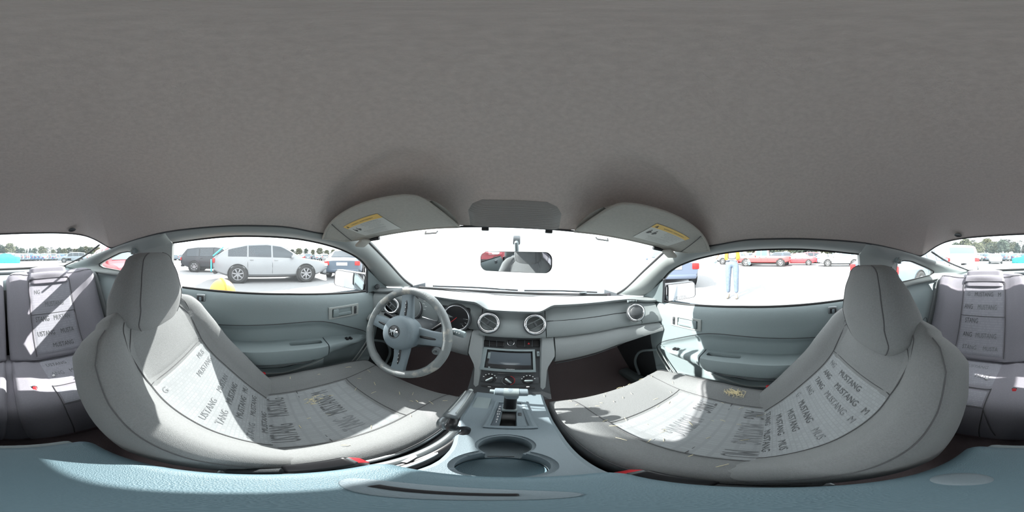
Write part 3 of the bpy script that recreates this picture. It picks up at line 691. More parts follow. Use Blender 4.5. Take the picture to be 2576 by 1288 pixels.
# vents
def vent(c,n,R,kind):
    M=frame(c,n); v=obj('vent_ring',G().torus(R*.86,R*.15,M,44,10),chrome,dash)
    obj('vent_collar',G().lathe([(R*1.04,-.006),(R*1.06,.002),(R*.98,.004),(R*.9,.001)],M,40),plast_d,v)
    if kind:
        obj('vent_barrel',G().lathe([(R*.8,.004),(R*.8,-.03),(0,-.035)],M,32),black,v)
        a=math.radians(28 if c[0]<0 else -28)*-1
        for k in (-1,1):
            g=G().rbox((0,0,0),(R*1.45,.0025,.022),.001); T=M@Matrix.Rotation(a,4,'Z')@Matrix.Translation((0,k*R*.26,.0)); g.v=[T@p for p in g.v]; obj('vane',g,steel if k>0 else steel,v)
        g=G().rbox((0,0,0),(.010,R*.5,.010),.003); T=M@Matrix.Rotation(a,4,'Z')@Matrix.Translation((0,0,.006)); g.v=[T@p for p in g.v]; obj('vane_thumb',g,plast_d,v)
    else:
        obj('vent_barrel',G().ball((0,0,0),(R*.78,R*.78,R*.35),24,14,M.to_3x3().to_4x4()),plast_d,v)
        bpy.data.objects[-1] if 0 else None
        v.children[-1]
        v2=[o for o in v.children if o.name.startswith('vent_barrel')][0]; v2.data.transform(Matrix.Translation(M.translation))
        g=G().tube([M@Vector((R*.7*math.cos(a_),R*.18*math.sin(a_)-.006,R*.33)) for a_ in [PI+PI*i/12 for i in range(13)]],.0012,6); obj('vane_joint',g,black,v)
VN=(0,-1,.42)
vent(ray(1229,812,y=.638),VN,.045,True); vent(ray(1346,816,y=.638),VN,.045,True)
vent(ray(1600,786,y=.582),(-.35,-1,.3),.046,False); vent(ray(984,769,y=.60),(.35,-1,.3),.044,True)
g=G().rbox(ray(1590,758,y=.60),(.05,.01,.014),.003); sg=obj('side_demister',g,black,dash)
for k in range(7): obj('demister_fin',G().rbox(ray(1579+3.6*k,758,y=.594),(.0018,.006,.012),.0005),plast,sg)
# ---- instrument cluster
cl=thing('instrument_cluster','black instrument cluster with two chrome ringed dials seen through the steering wheel','gauges',(-.37,.65,-.29))
ox=None
g=G().rbox((-.366,.668,-.293),(.375,.02,.118),.025,None,4); obj('cluster_face',g,black,cl)
for i,(px,py) in enumerate(((1147,800),(1034,772))):
    c=ray(px,py,y=.652); c=Vector((c.x,.652,c.z)); M=frame(c,(0,-1,.2))
    r_=obj('dial_ring',G().torus(.058,.0042,M,56,10),chrome,cl)
    obj('dial_shroud',G().lathe([(.068,-.004),(.067,.004),(.061,.005),(.0585,-.004)],M,44),plast_d,r_)
    d=obj('dial_face',G().lathe([(0,-.006),(.057,-.006),(.058,-.001)],M,44),black,r_)
    for k in range(13):
        a=math.radians(225-270*k/12); g=G().rbox((0,0,0),(.008,.0012,.0008)); T=M@Matrix.Rotation(a,4,'Z')@Matrix.Translation((.047,0,-.0052)); g.v=[T@p for p in g.v]; obj('tick',g,white,d,smooth=False)
        if k%2==0:
            g=G(); a2=a; cpos=(.036*math.cos(a),.036*math.sin(a)); text_on(g,str(k*10 if i==0 else k//2),.009,lambda p,q:M@Vector((cpos[0]+p,cpos[1]+q,-.0050))); obj('numeral',g,steel,d,smooth=False)
    g=G().rbox((0,0,0),(.042,.0022,.0015),.0005); T=M@Matrix.Rotation(math.radians(228),4,'Z')@Matrix.Translation((.018,0,-.003)); g.v=[T@p for p in g.v]; obj('needle',g,red,d)
cc=[ray(1063,797,y=.653),ray(1100,808,y=.653),ray(1104,785,y=.653)]
obj('chrome_strip',G().tube(cc,.0035,8),chrome,cl)
g=G().rbox((-.366,.664,-.262),(.10,.01,.045),.008); sc_=obj('small_gauges',g,plast_d,cl)
for px,py in ((1068,757),(1071,771),(1066,764),(1068,778)):
    obj('tick',G().rbox(ray(px,py,y=.655),(.012,.002,.0015)),white,sc_)
# ---- column, stalk, switches
WC=Vector((-.37,.462,-.32)); WT=math.radians(22); WU=Vector((0,math.sin(WT),math.cos(WT))); WNn=Vector((0,-math.cos(WT),math.sin(WT)))
WM=Matrix((Vector((1,0,0)),WU,WNn)).transposed().to_4x4(); WM.translation=WC
col=thing('steering_column','grey plastic steering column shroud with key lock behind the wheel','column',(-.37,.55,-.36))
g=G(); rows=[]
for t,w,h in ((-.03,.055,.05),(-.06,.066,.058),(-.12,.07,.062),(-.21,.08,.07)):
    rows.append([WM@Vector((w*math.copysign(abs(math.cos(a))**.7,math.cos(a)),h*math.copysign(abs(math.sin(a))**.7,math.sin(a)),t)) for a in [2*PI*j/28 for j in range(28)]])
g.grid(rows,cu=True); g.cap(rows[0]); obj('shroud',g,plast_d,col)
g=G().lathe([(0,.008),(.008,.008),(.009,.004),(.015,.003),(.017,-.01)],frame(ray(1097,884,y=.52),(.5,-1,.2)),24); kl=obj('key_lock',g,steel,col)
obj('key_slot',G().rbox(ray(1097,884,y=.511),(.002,.002,.009)),black,kl)
p0=WM@Vector((.05,.01,-.085)); p1=ray(1112,815,y=.53); p2=ray(1140,833,y=.51); p3=ray(1170,843,y=.50)
st=obj('wiper_stalk',G().tube([p0,p1,p2],[.007,.007,.009],12),black,col)
g=G().tube([p2+(p2-p3)*.1,p2,p3-(p3-p2)*.12,p3],[.009,.0125,.0125,.010],14); obj('stalk_grip',g,plast,st)
for k in range(3): obj('stalk_print',G().rbox(p2.lerp(p3,.2+.2*k)+Vector((0,-.0115,.006)),(.004,.001,.005)),white,st)
p0=WM@Vector((-.05,.01,-.085)); obj('turn_stalk',G().tube([p0,p0+Vector((-.05,.01,.015)),p0+Vector((-.12,-.01,.04))],[.007,.007,.011],12),black,col)
g=G().rbox(ray(984,793,y=.60),(.075,.02,.028),.012,None,3); hs=obj('dimmer_switch',g,plast_d,dash)
obj('headlamp_knob',G().lathe([(0,.016),(.014,.015),(.016,.008),(.018,.002),(.026,0)],frame(ray(966,816,y=.57),(.2,-1,.2)),24),black,dash)
# loose cable under the column
cb=thing('loose_cable','thin white cable looping behind the lower half of the steering wheel','cable',(-.37,.5,-.4))
obj('cable',G().tube(crv([ray(1118,835,y=.50),ray(1112,880,y=.50),ray(1105,905,y=.49)],14),.002,6),white,cb)
obj('cable_loop',G().tube(crv([ray(992,880,y=.52),ray(994,900,y=.51),ray(1004,920,y=.50),ray(1015,930,y=.5)],14),.002,6),white,cb)
# ---- steering wheel
sw=thing('steering_wheel','four spoke steering wheel with scuffed grey rim and horse emblem on its hub','steering wheel',WC)
R_=.174
g=G(); rows=[]
for i in range(80):
    a=2*PI*i/80; rr_=.0155+.0012*(abs(math.sin(4*a+.4))>.93)
    rows.append([WM@Vector(((R_+rr_*1.0*math.cos(b))*math.cos(a),(R_+rr_*math.cos(b))*math.sin(a),rr_*1.1*math.sin(b)-.0)) for b in [2*PI*j/16 for j in range(16)]])
g.grid(rows,cu=True,cv=True); obj('rim',g,wheel_m,sw,auto=80)
obj('rim_seam',G().tube([WM@Vector(((R_-.0158)*math.cos(a),(R_-.0158)*math.sin(a),0)) for a in [2*PI*i/60 for i in range(60)]],.0008,5,closed=True),seam,sw)
for ai,(a,slots) in enumerate(((178,1),(101,1),(6,1),(-80,1))):
    a=math.radians(a); T=WM@Matrix.Rotation(a,4,'Z')
    rows=[]
    for r,w,h in ((.045,.037,-.004),(.07,.034,-.006),(.11,.029,-.006),(.15,.028,-.002),(.172,.034,.0)):
        rows.append([T@Vector((r,u*w,h+zz)) for u,zz in ((-1,-.008),(-.95,.002),(-.8,.006),(-.35,.0065),(0,.0065),(.35,.0065),(.8,.006),(.95,.002),(1,-.008),(.7,-.012),(-.7,-.012))])
    g=G().grid(rows,cu=True); g.cap(rows[0]); g.cap(rows[-1]); sp=obj('spoke',g,plast_c,sw,auto=50)
    g=G().rbox((0,0,0),(.082,.011,.008),.005,None,3); T2=T@Matrix.Translation((.112,0,-.001)); g.v=[T2@p for p in g.v]; obj('spoke_slot',g,black,sp)
    if ai in (1,3):
        for k in (-1,0,1):
            g=G().rbox((0,0,0),(.010,.007,.004),.002); T2=T@Matrix.Translation((.105+.017*k,0,.004)); g.v=[T2@p for p in g.v]; obj('spoke_button',g,plast_d,sp)
            g=G().rbox((0,0,0),(.005,.0018,.001)); T2=T@Matrix.Translation((.105+.017*k,0,.0062)); g.v=[T2@p for p in g.v]; obj('button_mark',g,white,sp)
g=G().lathe([(0,.052),(.03,.0515),(.052,.048),(.064,.040),(.069,.028),(.070,.005),(.066,-.03)],WM,44); hub=obj('hub_pad',g,plast_c,sw,auto=60)
MH=WM@Matrix.Translation((-.004,.002,.0505))@Matrix.Rotation(math.radians(4),4,'Z')
obj('badge_ring',G().torus(.0245,.0022,MH,40,8),plast_d,hub)
bd=obj('badge_disc',G().lathe([(0,.0015),(.022,.0012),(.0245,0)],MH,36),black,hub)
for k in (-1,0,1):
    g=G().rbox((0,0,0),(.012,.0095,.0016),.0004); T=MH@Matrix.Translation((.0125*k,.001,.0024)); g.v=[T@p for p in g.v]; obj('badge_bar',g,chrome,bd)
horse=[(-.021,.006),(-.017,.009),(-.012,.0065),(-.006,.0065),(.001,.0075),(.006,.013),(.009,.019),(.013,.021),(.0125,.018),(.017,.0155),(.0155,.013),(.011,.014),(.010,.008),(.012,.003),(.018,.002),(.021,-.003),(.019,-.003),(.016,0),(.009,-.001),(.006,.0),(.010,-.006),(.007,-.012),(.005,-.012),(.006,-.007),(.001,-.001),(-.005,0),(-.008,-.004),(-.004,-.012),(-.001,-.019),(-.003,-.019),(-.008,-.012),(-.0105,-.006),(-.014,-.008),(-.0195,-.013),(-.021,-.012),(-.015,-.005),(-.013,.001),(-.014,.004),(-.019,.004)]
g=G().prism([(a*.8,b*.8) for a,b in horse],.0016,MH@Matrix.Translation((0,0,.0034))); obj('badge_horse',g,chrome,bd,smooth=False)
# ---- centre stack
stk=thing('centre_stack','dark centre stack with bare radio bracket, heater dials and side columns','centre stack',(0,.57,-.46))
SO=Vector((0,.575,-.457)); SU=Vector((0,.6,.8)); SN=Vector((0,-.8,.6)); SM=frame(SO,SN); 
def SP(px,py,off=0): return ray_plane(px,py,SO+SN*off,SN)
SMr=SM.to_3x3().to_4x4()
def sbox(name,px0,py0,px1,py1,d,off,m,par,r=.002,seg=2):
    a,b=SP(px0,py0,off),SP(px1,py1,off); c=(a+b)/2; w=abs(b.x-a.x); h=abs((b-a).dot(SU))
    g=G().rbox((0,0,0),(w,h,d),r,None,seg); T=SMr.copy(); T.translation=c; g.v=[T@p for p in g.v]; return obj(name,g,m,par)
g=G(); g.grid([[SO+SU*t+Vector((x,0,0)) for x in (-.13,0,.13)] for t in (-.16,0,.16)]); face=obj('face_panel',g,plast_d,stk)
for px0,px1 in ((1213,1268),(1301,1358)):
    pl=sbox('button_bar',px0,855,px1,873,.008,.003,black,stk,.0075,4)
    for k in (1,2): obj('bar_joint',G().tube([SP(px0+(px1-px0)*k/3,856,.0075),SP(px0+(px1-px0)*k/3,872,.0075)],.0006,4),plast_c,pl)
    if px0>1300:
        q=SP(1330,864,.0078); T=SMr.copy(); T.translation=q; obj('hazard_mark',G().prism([(-.005,-.004),(.005,-.004),(0,.0045)],.0006,T),red,pl,smooth=False)
T=SMr.copy(); T.translation=SP(1285,862,.002)
k_=obj('clock_ring',G().torus(.0125,.0014,T,32,8),chrome,stk); obj('clock_knob',G().lathe([(0,.007),(.008,.0065),(.0115,.003),(.012,0)],T,24),plast_d,k_)
# radio bracket
def ring_frame(name,px0,py0,px1,py1,px2,py2,px3,py3,d,off,m,par):
    o=sbox(name,px0,py0,px1,py1,d,off,m,par,.001)
    a,b=SP(px2,py2,off),SP(px3,py3,off); c=(a+b)/2; g=G().rbox((0,0,0),(abs(b.x-a.x),abs((b-a).dot(SU)),d*3)); T=SMr.copy(); T.translation=c; g.v=[T@p for p in g.v]; cut(o,g); return o
br=ring_frame('radio_bracket',1217,873,1348,936,1226,879,1341,930,.012,.006,plast,stk)
for px,py in ((1214,882),(1212,914),(1354,890)): 
    tb=sbox('bracket_tab',px-4,py-6,px+4,py+6,.004,.008,plast,br,.001)
    T=SMr.copy(); T.translation=SP(px,py,.0102); obj('tab_hole',G().lathe([(0,.0004),(.002,.0004),(.0022,0)],T,12),black,tb)
rd=thing('car_stereo','double height touch screen car stereo sitting loose in the dash opening','stereo',SP(1284,905))
bdy=sbox('stereo_body',1227,880,1340,929,.02,-.004,black,rd,.002)
sbox('screen',1233,884,1336,919,.002,.0065,screen,bdy,.0005)
sbox('lower_trim',1231,924.5,1338,928,.003,.0065,plast_d,bdy,.0005)
for py0,py1 in ((886,902),(922,926)): sbox('side_key',1228,py0,1232.5,py1,.003,.007,plast,bdy,.0008)
T=SMr.copy(); T.translation=SP(1230,911,.0075); obj('volume_ring',G().torus(.0042,.0006,T,20,6),chrome,bdy)
g=G(); c=SP(1284,929.2,.0082); text_on(g,'JENSEN',.006,lambda a,b:c+Vector((a,0,0))+SU*b,width=1.5); obj('lettering',g,white,bdy,smooth=False)
sbox('silver_strip',1252,938,1322,941,.003,.006,chrome,stk,.001)
hp_=sbox('heater_panel',1213,943,1357,965,.006,.001,plast_d,stk,.003)
for i,(px,py) in enumerate(((1232,953),(1279,957),(1329,957))):
    T=SMr.copy(); T.translation=SP(px,py,.004); kn=obj('heater_dial',G().lathe([(0,.012),(.012,.011),(.0145,.004),(.0185,.003),(.0195,0)],T,28),black,stk)
    a=math.radians((40,-45,0)[i]); g=G().rbox((0,0,0),(.028,.007,.010),.003); T2=T@Matrix.Rotation(a,4,'Z')@Matrix.Translation((0,0,.015)); g.v=[T2@p for p in g.v]; obj('dial_grip',g,plast,kn)
    if i==1:
        g=G().tube([T@Vector((.0205*math.cos(b),.0205*math.sin(b),.003)) for b in [-1.2+2.5*j/16 for j in range(17)]],.001,5); obj('red_arc',g,red,kn)
        g=G().tube([T@Vector((.0205*math.cos(b),.0205*math.sin(b),.003)) for b in [2.2+2.2*j/16 for j in range(17)]],.001,5); obj('pale_arc',g,steel,kn)
    else:
        for k in range(6):
            b=math.radians(20+28*k); g=G().rbox(T@Vector((.0225*math.cos(b),.0225*math.sin(b),.003)),(.004,.002,.003)); obj('dial_mark',g,white,kn)
sw_=sbox('lower_switch_bar',1211,968,1346,978,.004,.003,black,stk,.004,4)
for px in (1231,1328): sbox('switch_mark',px-4,972,px+4,974,.001,.0055,white,sw_,.0002)
# side columns
for s in (-1,1):
    rows=[]
    for t in range(14):
        f=t/13; y=.632+(.492-.632)*f; z=-.342+(-.585+.342)*f; xi=.113+(.092-.113)*f; xo=lerp([(0,.163),(.3,.162),(.5,.128),(1,.112)],f)
        rows.append([Vector((xi,y+.09,z+.02)),Vector((xi,y+.004,z)),Vector((xi+.003,y-.006,z-.002)),Vector(((xi+xo)/2,y-.008,z-.003)),Vector((xo-.003,y-.006,z-.002)),Vector((xo,y+.002,z)),Vector((xo,y+.25,z+.02))])
    g=G().grid(rows); g.cap(rows[0]); obj('side_column',sd(g,s),dash_m,stk,auto=45)
# ---- console
con=thing('centre_console','grey blue centre console with gear selector plate and two round cup holders','console',(0,.2,-.6))
def ctop(y): return lerp([(-.21,-.50),(.10,-.497),(.16,-.503),(.26,-.518),(.34,-.545),(.44,-.562),(.53,-.566)],y)
rows=[]
for i in range(36):
    y=-.20+.72*i/35; zt=ctop(y); xr=lerp([(-.2,.082),(.1,.088),(.2,.094),(.3,.1),(.4,.104),(.52,.106)],y); xl=lerp([(-.2,-.07),(.14,-.054),(.2,-.062),(.28,-.085),(.34,-.098),(.52,-.104)],y)
    rows.append([Vector((xl-.01,y,-.86)),Vector((xl-.004,y,zt-.08)),Vector((xl,y,zt-.006)),Vector((xl+.006,y,zt)),Vector(((xl+xr)/2,y,zt+.001)),Vector((xr-.008,y,zt)),Vector((xr-.001,y,zt-.006)),Vector((xr+.012,y,zt-.09)),Vector((xr+.03,y,-.86))])
g=G().grid(rows,cu=True); g.cap(rows[0]); g.cap(rows[-1]); body=obj('console_body',g,plast_c,con,auto=35)
def cyl(c,r,z0,z1,n=40): return G().lathe([(0,z0),(r,z0),(r,z1),(0,z1)],Matrix.Translation((c[0],c[1],0)),n)
cp=ray(1262,1160,z=-.515); c1=(.006,.226); c2=(.008,.155)
cut(body,cyl(c1,.0425,-.523,-.4),cyl(c2,.0525,-.514,-.4)); cut(body,cyl(c1,.0375,-.575,-.4),cyl(c2,.0455,-.58,-.4),G().rbox((.007,.19,-.53),(.045,.05,.08),.004),G().rbox((.006,.365,-.58),(.034,.125,.10),.004))
obj('cup_liner',G().lathe([(0,-.578),(.042,-.578),(.044,-.574)],Matrix.Translation((c2[0],c2[1],0)),36),arm_m,con); 
obj('cup_clip',G().tube([(-.012,.192,-.549),(.0,.194,-.548),(.02,.194,-.548)],.0012,6),black,con)
# selector bezel
def onc(x,y,o=0): return Vector((x,y,ctop(y)+o))
oc=[(-.040,.295),(.062,.297),(.05,.455),(-.034,.452)]; ic=[(-.028,.308),(.047,.31),(.036,.443),(-.024,.44)]
def ringmesh(A,B,o0,o1,k=6):
    def de(L): return [Vector((L[i][0],L[i][1],0)).lerp(Vector((L[(i+1)%4][0],L[(i+1)%4][1],0)),j/k) for i in range(4) for j in range(k)]
    a,b=de(A),de(B); return G().grid([[onc(p.x,p.y,-.002) for p in a],[onc(p.x*.99+.0,p.y,o0) for p in a],[onc(p.x,p.y,o0+.001) for p in [q.lerp(r,.5) for q,r in zip(a,b)]],[onc(p.x,p.y,o1) for p in b],[onc(p.x,p.y,-.002) for p in b]],cu=True)
bz=obj('selector_bezel',ringmesh(oc,ic,.007,.005),plast_c,con,auto=30)
for nm,x0,x1,m in (('indicator_strip',-.026,-.0115,screen),('selector_plate',.0235,.043,plast_c)):
    g=G().grid([[onc(x0+(x1-x0)*i/3*lerp([(.3,1),(.44,.85)],y),y,.0025) for i in range(4)] for y in (.311,.34,.37,.40,.438)]); pl_=obj(nm,g,m,con)
    if nm=='indicator_strip':
        for k,ch in enumerate('123DNRP'):
            g=G(); yy=.330+.0145*k; text_on(g,ch,.011,lambda a,b:onc(-.0185+a,yy+b,.0032)); obj('gear_letter',g,white,pl_,smooth=False)
    else: obj('shift_lock_cap',G().rbox(onc(.031,.375,.004),(.008,.016,.004),.002),plast_d,pl_)
for px0 in (0,): 
    g=G().rbox(onc(-.068,.41,.000),(.042,.10,.004),.002); obj('coin_tray',g,plast,con)
g=G().rbox((.006,.365,-.60),(.05,.15,.004)); obj('selector_well',g,black,con)
g=G().tube([(-.066,.30,-.55),(-.072,.24,-.545),(-.075,.12,-.54),(-.08,0,-.53)],.004,8); obj('sunlit_edge',g,chrome,con)  # chrome tube imitates sunlight catching the console edge
# lever channel beside the console
g=G().rbox((-.093,.16,-.62),(.05,.36,.06),.008); ch=obj('brake_channel',g,black,con)
g=G().tube([(-.118,.30,-.585),(-.119,.15,-.575),(-.12,.02,-.56)],.0055,8); obj('channel_trim',g,steel,con)
# armrest lid
lid=obj('armrest_lid',G().rbox((.0,-.045,-.478),(.182,.296,.048),.02,None,5),arm_m,con,auto=80)
g=G().lathe([(0,.003),(.04,.003),(.05,.0015),(.052,-.002)],Matrix.Translation((-.012,.048,-.454))@Matrix.Scale(.35,4,(0,1,0)),36); lb=obj('latch_bezel',g,plast_c,lid)
obj('latch_slot',G().rbox((-.010,.048,-.451),(.058,.008,.003),.001),black,lb)
g=G().lathe([(0,.003),(.012,.003),(.018,.001),(.02,-.002)],Matrix.Translation((.055,-.085,-.4545)),28); obj('screw_cap',g,plast_c,lid)
g=G().rbox((0,-.05,-.51),(.165,.28,.02),.006); obj('lid_base',g,plast_d,con)
g=G().rbox((0,-.205,-.60),(.15,.03,.2),.012); obj('rear_face',g,plast,con)
# tripod foot of the camera is out of the place; gear selector
gs=thing('gear_selector','T shaped automatic gear selector lever standing in its console slot','gear lever',(.006,.40,-.55))
tp=ray(1284,987,y=.385); 
obj('lever_shaft',G().rbox((tp+Vector((.004,.42-.40,-.62+.04)))/1 if 0 else Vector((.006,.398,(tp.z-.565)/2)),(.032,.026,abs(tp.z+.565)-.01),.008,None,3),black,gs)
obj('shaft_collar',G().rbox(Vector((.006,.397,-.535)),(.038,.032,.012),.004),plast,gs)
g=G().tube([tp+Vector((-.038,0,0)),tp+Vector((-.036,0,0)),tp+Vector((0,0,.001)),tp+Vector((.040,0,0)),tp+Vector((.042,0,0))],[.010,.0125,.0135,.0125,.009],18); hd=obj('handle_grip',g,steel if 0 else plast_c,gs)
obj('release_button',G().tube([tp+Vector((-.049,0,0)),tp+Vector((-.036,0,0))],[.006,.0065],14),plast,hd)
obj('grip_sleeve',G().tube([tp+Vector((-.016,0,0)),tp+Vector((.020,0,0))],[.0142,.0142],18),plast,hd)
obj('grip_neck',G().rbox(tp+Vector((.004,.004,-.02)),(.034,.022,.03),.008,None,3),plast_c,hd)
# ---- handbrake
hbk=thing('handbrake_lever','chrome and grey handbrake lever with cranked steel arm between driver seat and console','handbrake',(-.08,.25,-.5))
h0,h1=Vector((-.089,.243,-.412)),Vector((-.091,.372,-.432))
rows=[]
for t,r in ((0,.012),(.03,.0175),(.3,.0185),(.8,.0175),(.96,.015),(1,.011)):
    p=h0.lerp(h1,t); rows.append([p+Vector((r*.85*math.cos(a),0,r*math.sin(a))) for a in [2*PI*j/20 for j in range(20)]])
g=G().grid(rows,cu=True); g.cap(rows[0]); g.cap(rows[-1]); hg=obj('grip',g,steel,hbk)
obj('push_button',G().tube([h1,h1+Vector((-.0005,.012,-.001))],[.006,.006],12),trim_m,hg)
for dx in (-.007,.007): obj('grip_rib',G().tube([h0.lerp(h1,.1)+Vector((dx,0,.0165)),h0.lerp(h1,.9)+Vector((dx,0,.016))],.0014,6),trim_m,hg)
for dx,m in ((-.009,steel),(.009,black)):
    pth=crv([(-.089+dx*.6,.262,-.414),(-.088+dx,.232,-.418),(-.084+dx,.226,-.447),(-.076+dx,.258,-.478),(-.072+dx,.262,-.51),(-.075+dx,.225,-.53),(-.082+dx,.17,-.545),(-.088+dx,.10,-.548)],34)
    obj('arm_plate',G().tube(pth,.0085,8,flat=.45,up=(0,1,0)),m,hbk)
obj('brake_cable',G().tube(crv([(-.085,.13,-.54),(-.095,.2,-.555),(-.09,.29,-.575)],10),.004,8),chrome,hbk)
# ---- rear view mirror
mn=Vector((-.262,-.962,-.085)).normalized(); MM=frame((-.006,.52,-.019),mn)@Matrix.Rotation(math.radians(2.6),4,'Z')
if MM.to_3x3()@Vector((0,1,0))@Vector((0,0,1))<0: MM=MM@Matrix.Rotation(PI,4,'Z')
rv=thing('rear_view_mirror','wide interior mirror on a short stem in front of the windscreen','mirror',(-.006,.52,-.019))
def rrect(w,h,r,n=8): return [((w-r)*sx+r*math.cos(a0+PI/2*i/n),(h-r)*sy+r*math.sin(a0+PI/2*i/n)) for sx,sy,a0 in ((1,1,0),(-1,1,PI/2),(-1,-1,PI),(1,-1,1.5*PI)) for i in range(n+1)]
w2,h2=.121,.0335
rows=[[MM@Vector((a*k,b*k,z)) for a,b in rrect(w2,h2,.024)] for k,z in ((.97,.0),(1.0,-.002),(1.0,-.012),(.85,-.026),(.5,-.034))]
g=G().grid(rows,cu=True); g.cap(rows[-1]); hs_=obj('mirror_housing',g,black,rv)
obj('mirror_glass',G().cap([MM@Vector((a*.97,b*.95,.0008)) for a,b in rrect(w2,h2,.024)]),mirror_m,hs_,smooth=False)
mp0=MM@Vector((0,0,-.034)); obj('mirror_stem',G().tube([mp0,mp0+Vector((0,.03,.02)),Vector((0,.575,.045)),Vector((0,.60,.062))],.008,10),plast,rv)
obj('mirror_button',G().rbox(Vector((0,.585,.058)),(.028,.012,.035),.006),steel,rv)
# ---- door mirrors
for s in (-1,1):
    gi=Vector((.757*1,.575,-.19)); go=Vector((.94,.473,-.178)) if s>0 else Vector((.935,.462,-.175)); c=(gi+go)/2; xd=(go-gi).normalized(); n=Vector((xd.y,-xd.x,0)); n=(n+Vector((0,0,.02))).normalized()
    if n.y>0: n=-n
    M=frame(c,n,xd); hw=(go-gi).length/2; hh=.052
    t=thing('door_mirror','%s door mirror in a dark housing outside the %s window'%('left' if s<0 else 'right','driver' if s<0 else 'passenger'),'mirror',(c.x*s,c.y,c.z))
    rows=[[M@Vector((a*k,b*k,z)) for a,b in rrect(hw,hh,.022)] for k,z in ((.95,.0),(1.0,-.001),(1.04,-.02),(1.0,-.06),(.7,-.09),(.3,-.10))]
    g=G().grid(rows,cu=True); g.cap(rows[-1]); hs2=obj('mirror_housing',sd(g,s),black,t)
    obj('mirror_glass',sd(G().cap([M@Vector((a*.94,b*.94,.001)) for a,b in rrect(hw,hh,.02)]),s),mirror_m,hs2,smooth=False)
    g=G().rbox(gi+Vector((-.03,.03,-.03)),(.08,.06,.05),.015); obj('mirror_foot',sd(g,s),plast_d,hs2)
    if s>0:
        up=Vector((0,0,1)); g=G()
        xr=-xd if (M@Vector((1,0,0))-c).x>0 and 0 else xd
        for k,tx in enumerate(('OBJECTS IN MIRROR ARE','CLOSER THAN THEY APPEAR')):
            text_on(g,tx,.0065,lambda a,b:c+(go-gi).normalized()*(a-.005)+up*(b-.032-.009*k)+n*.003)
        obj('mirror_text',g,ink,hs2,smooth=False)
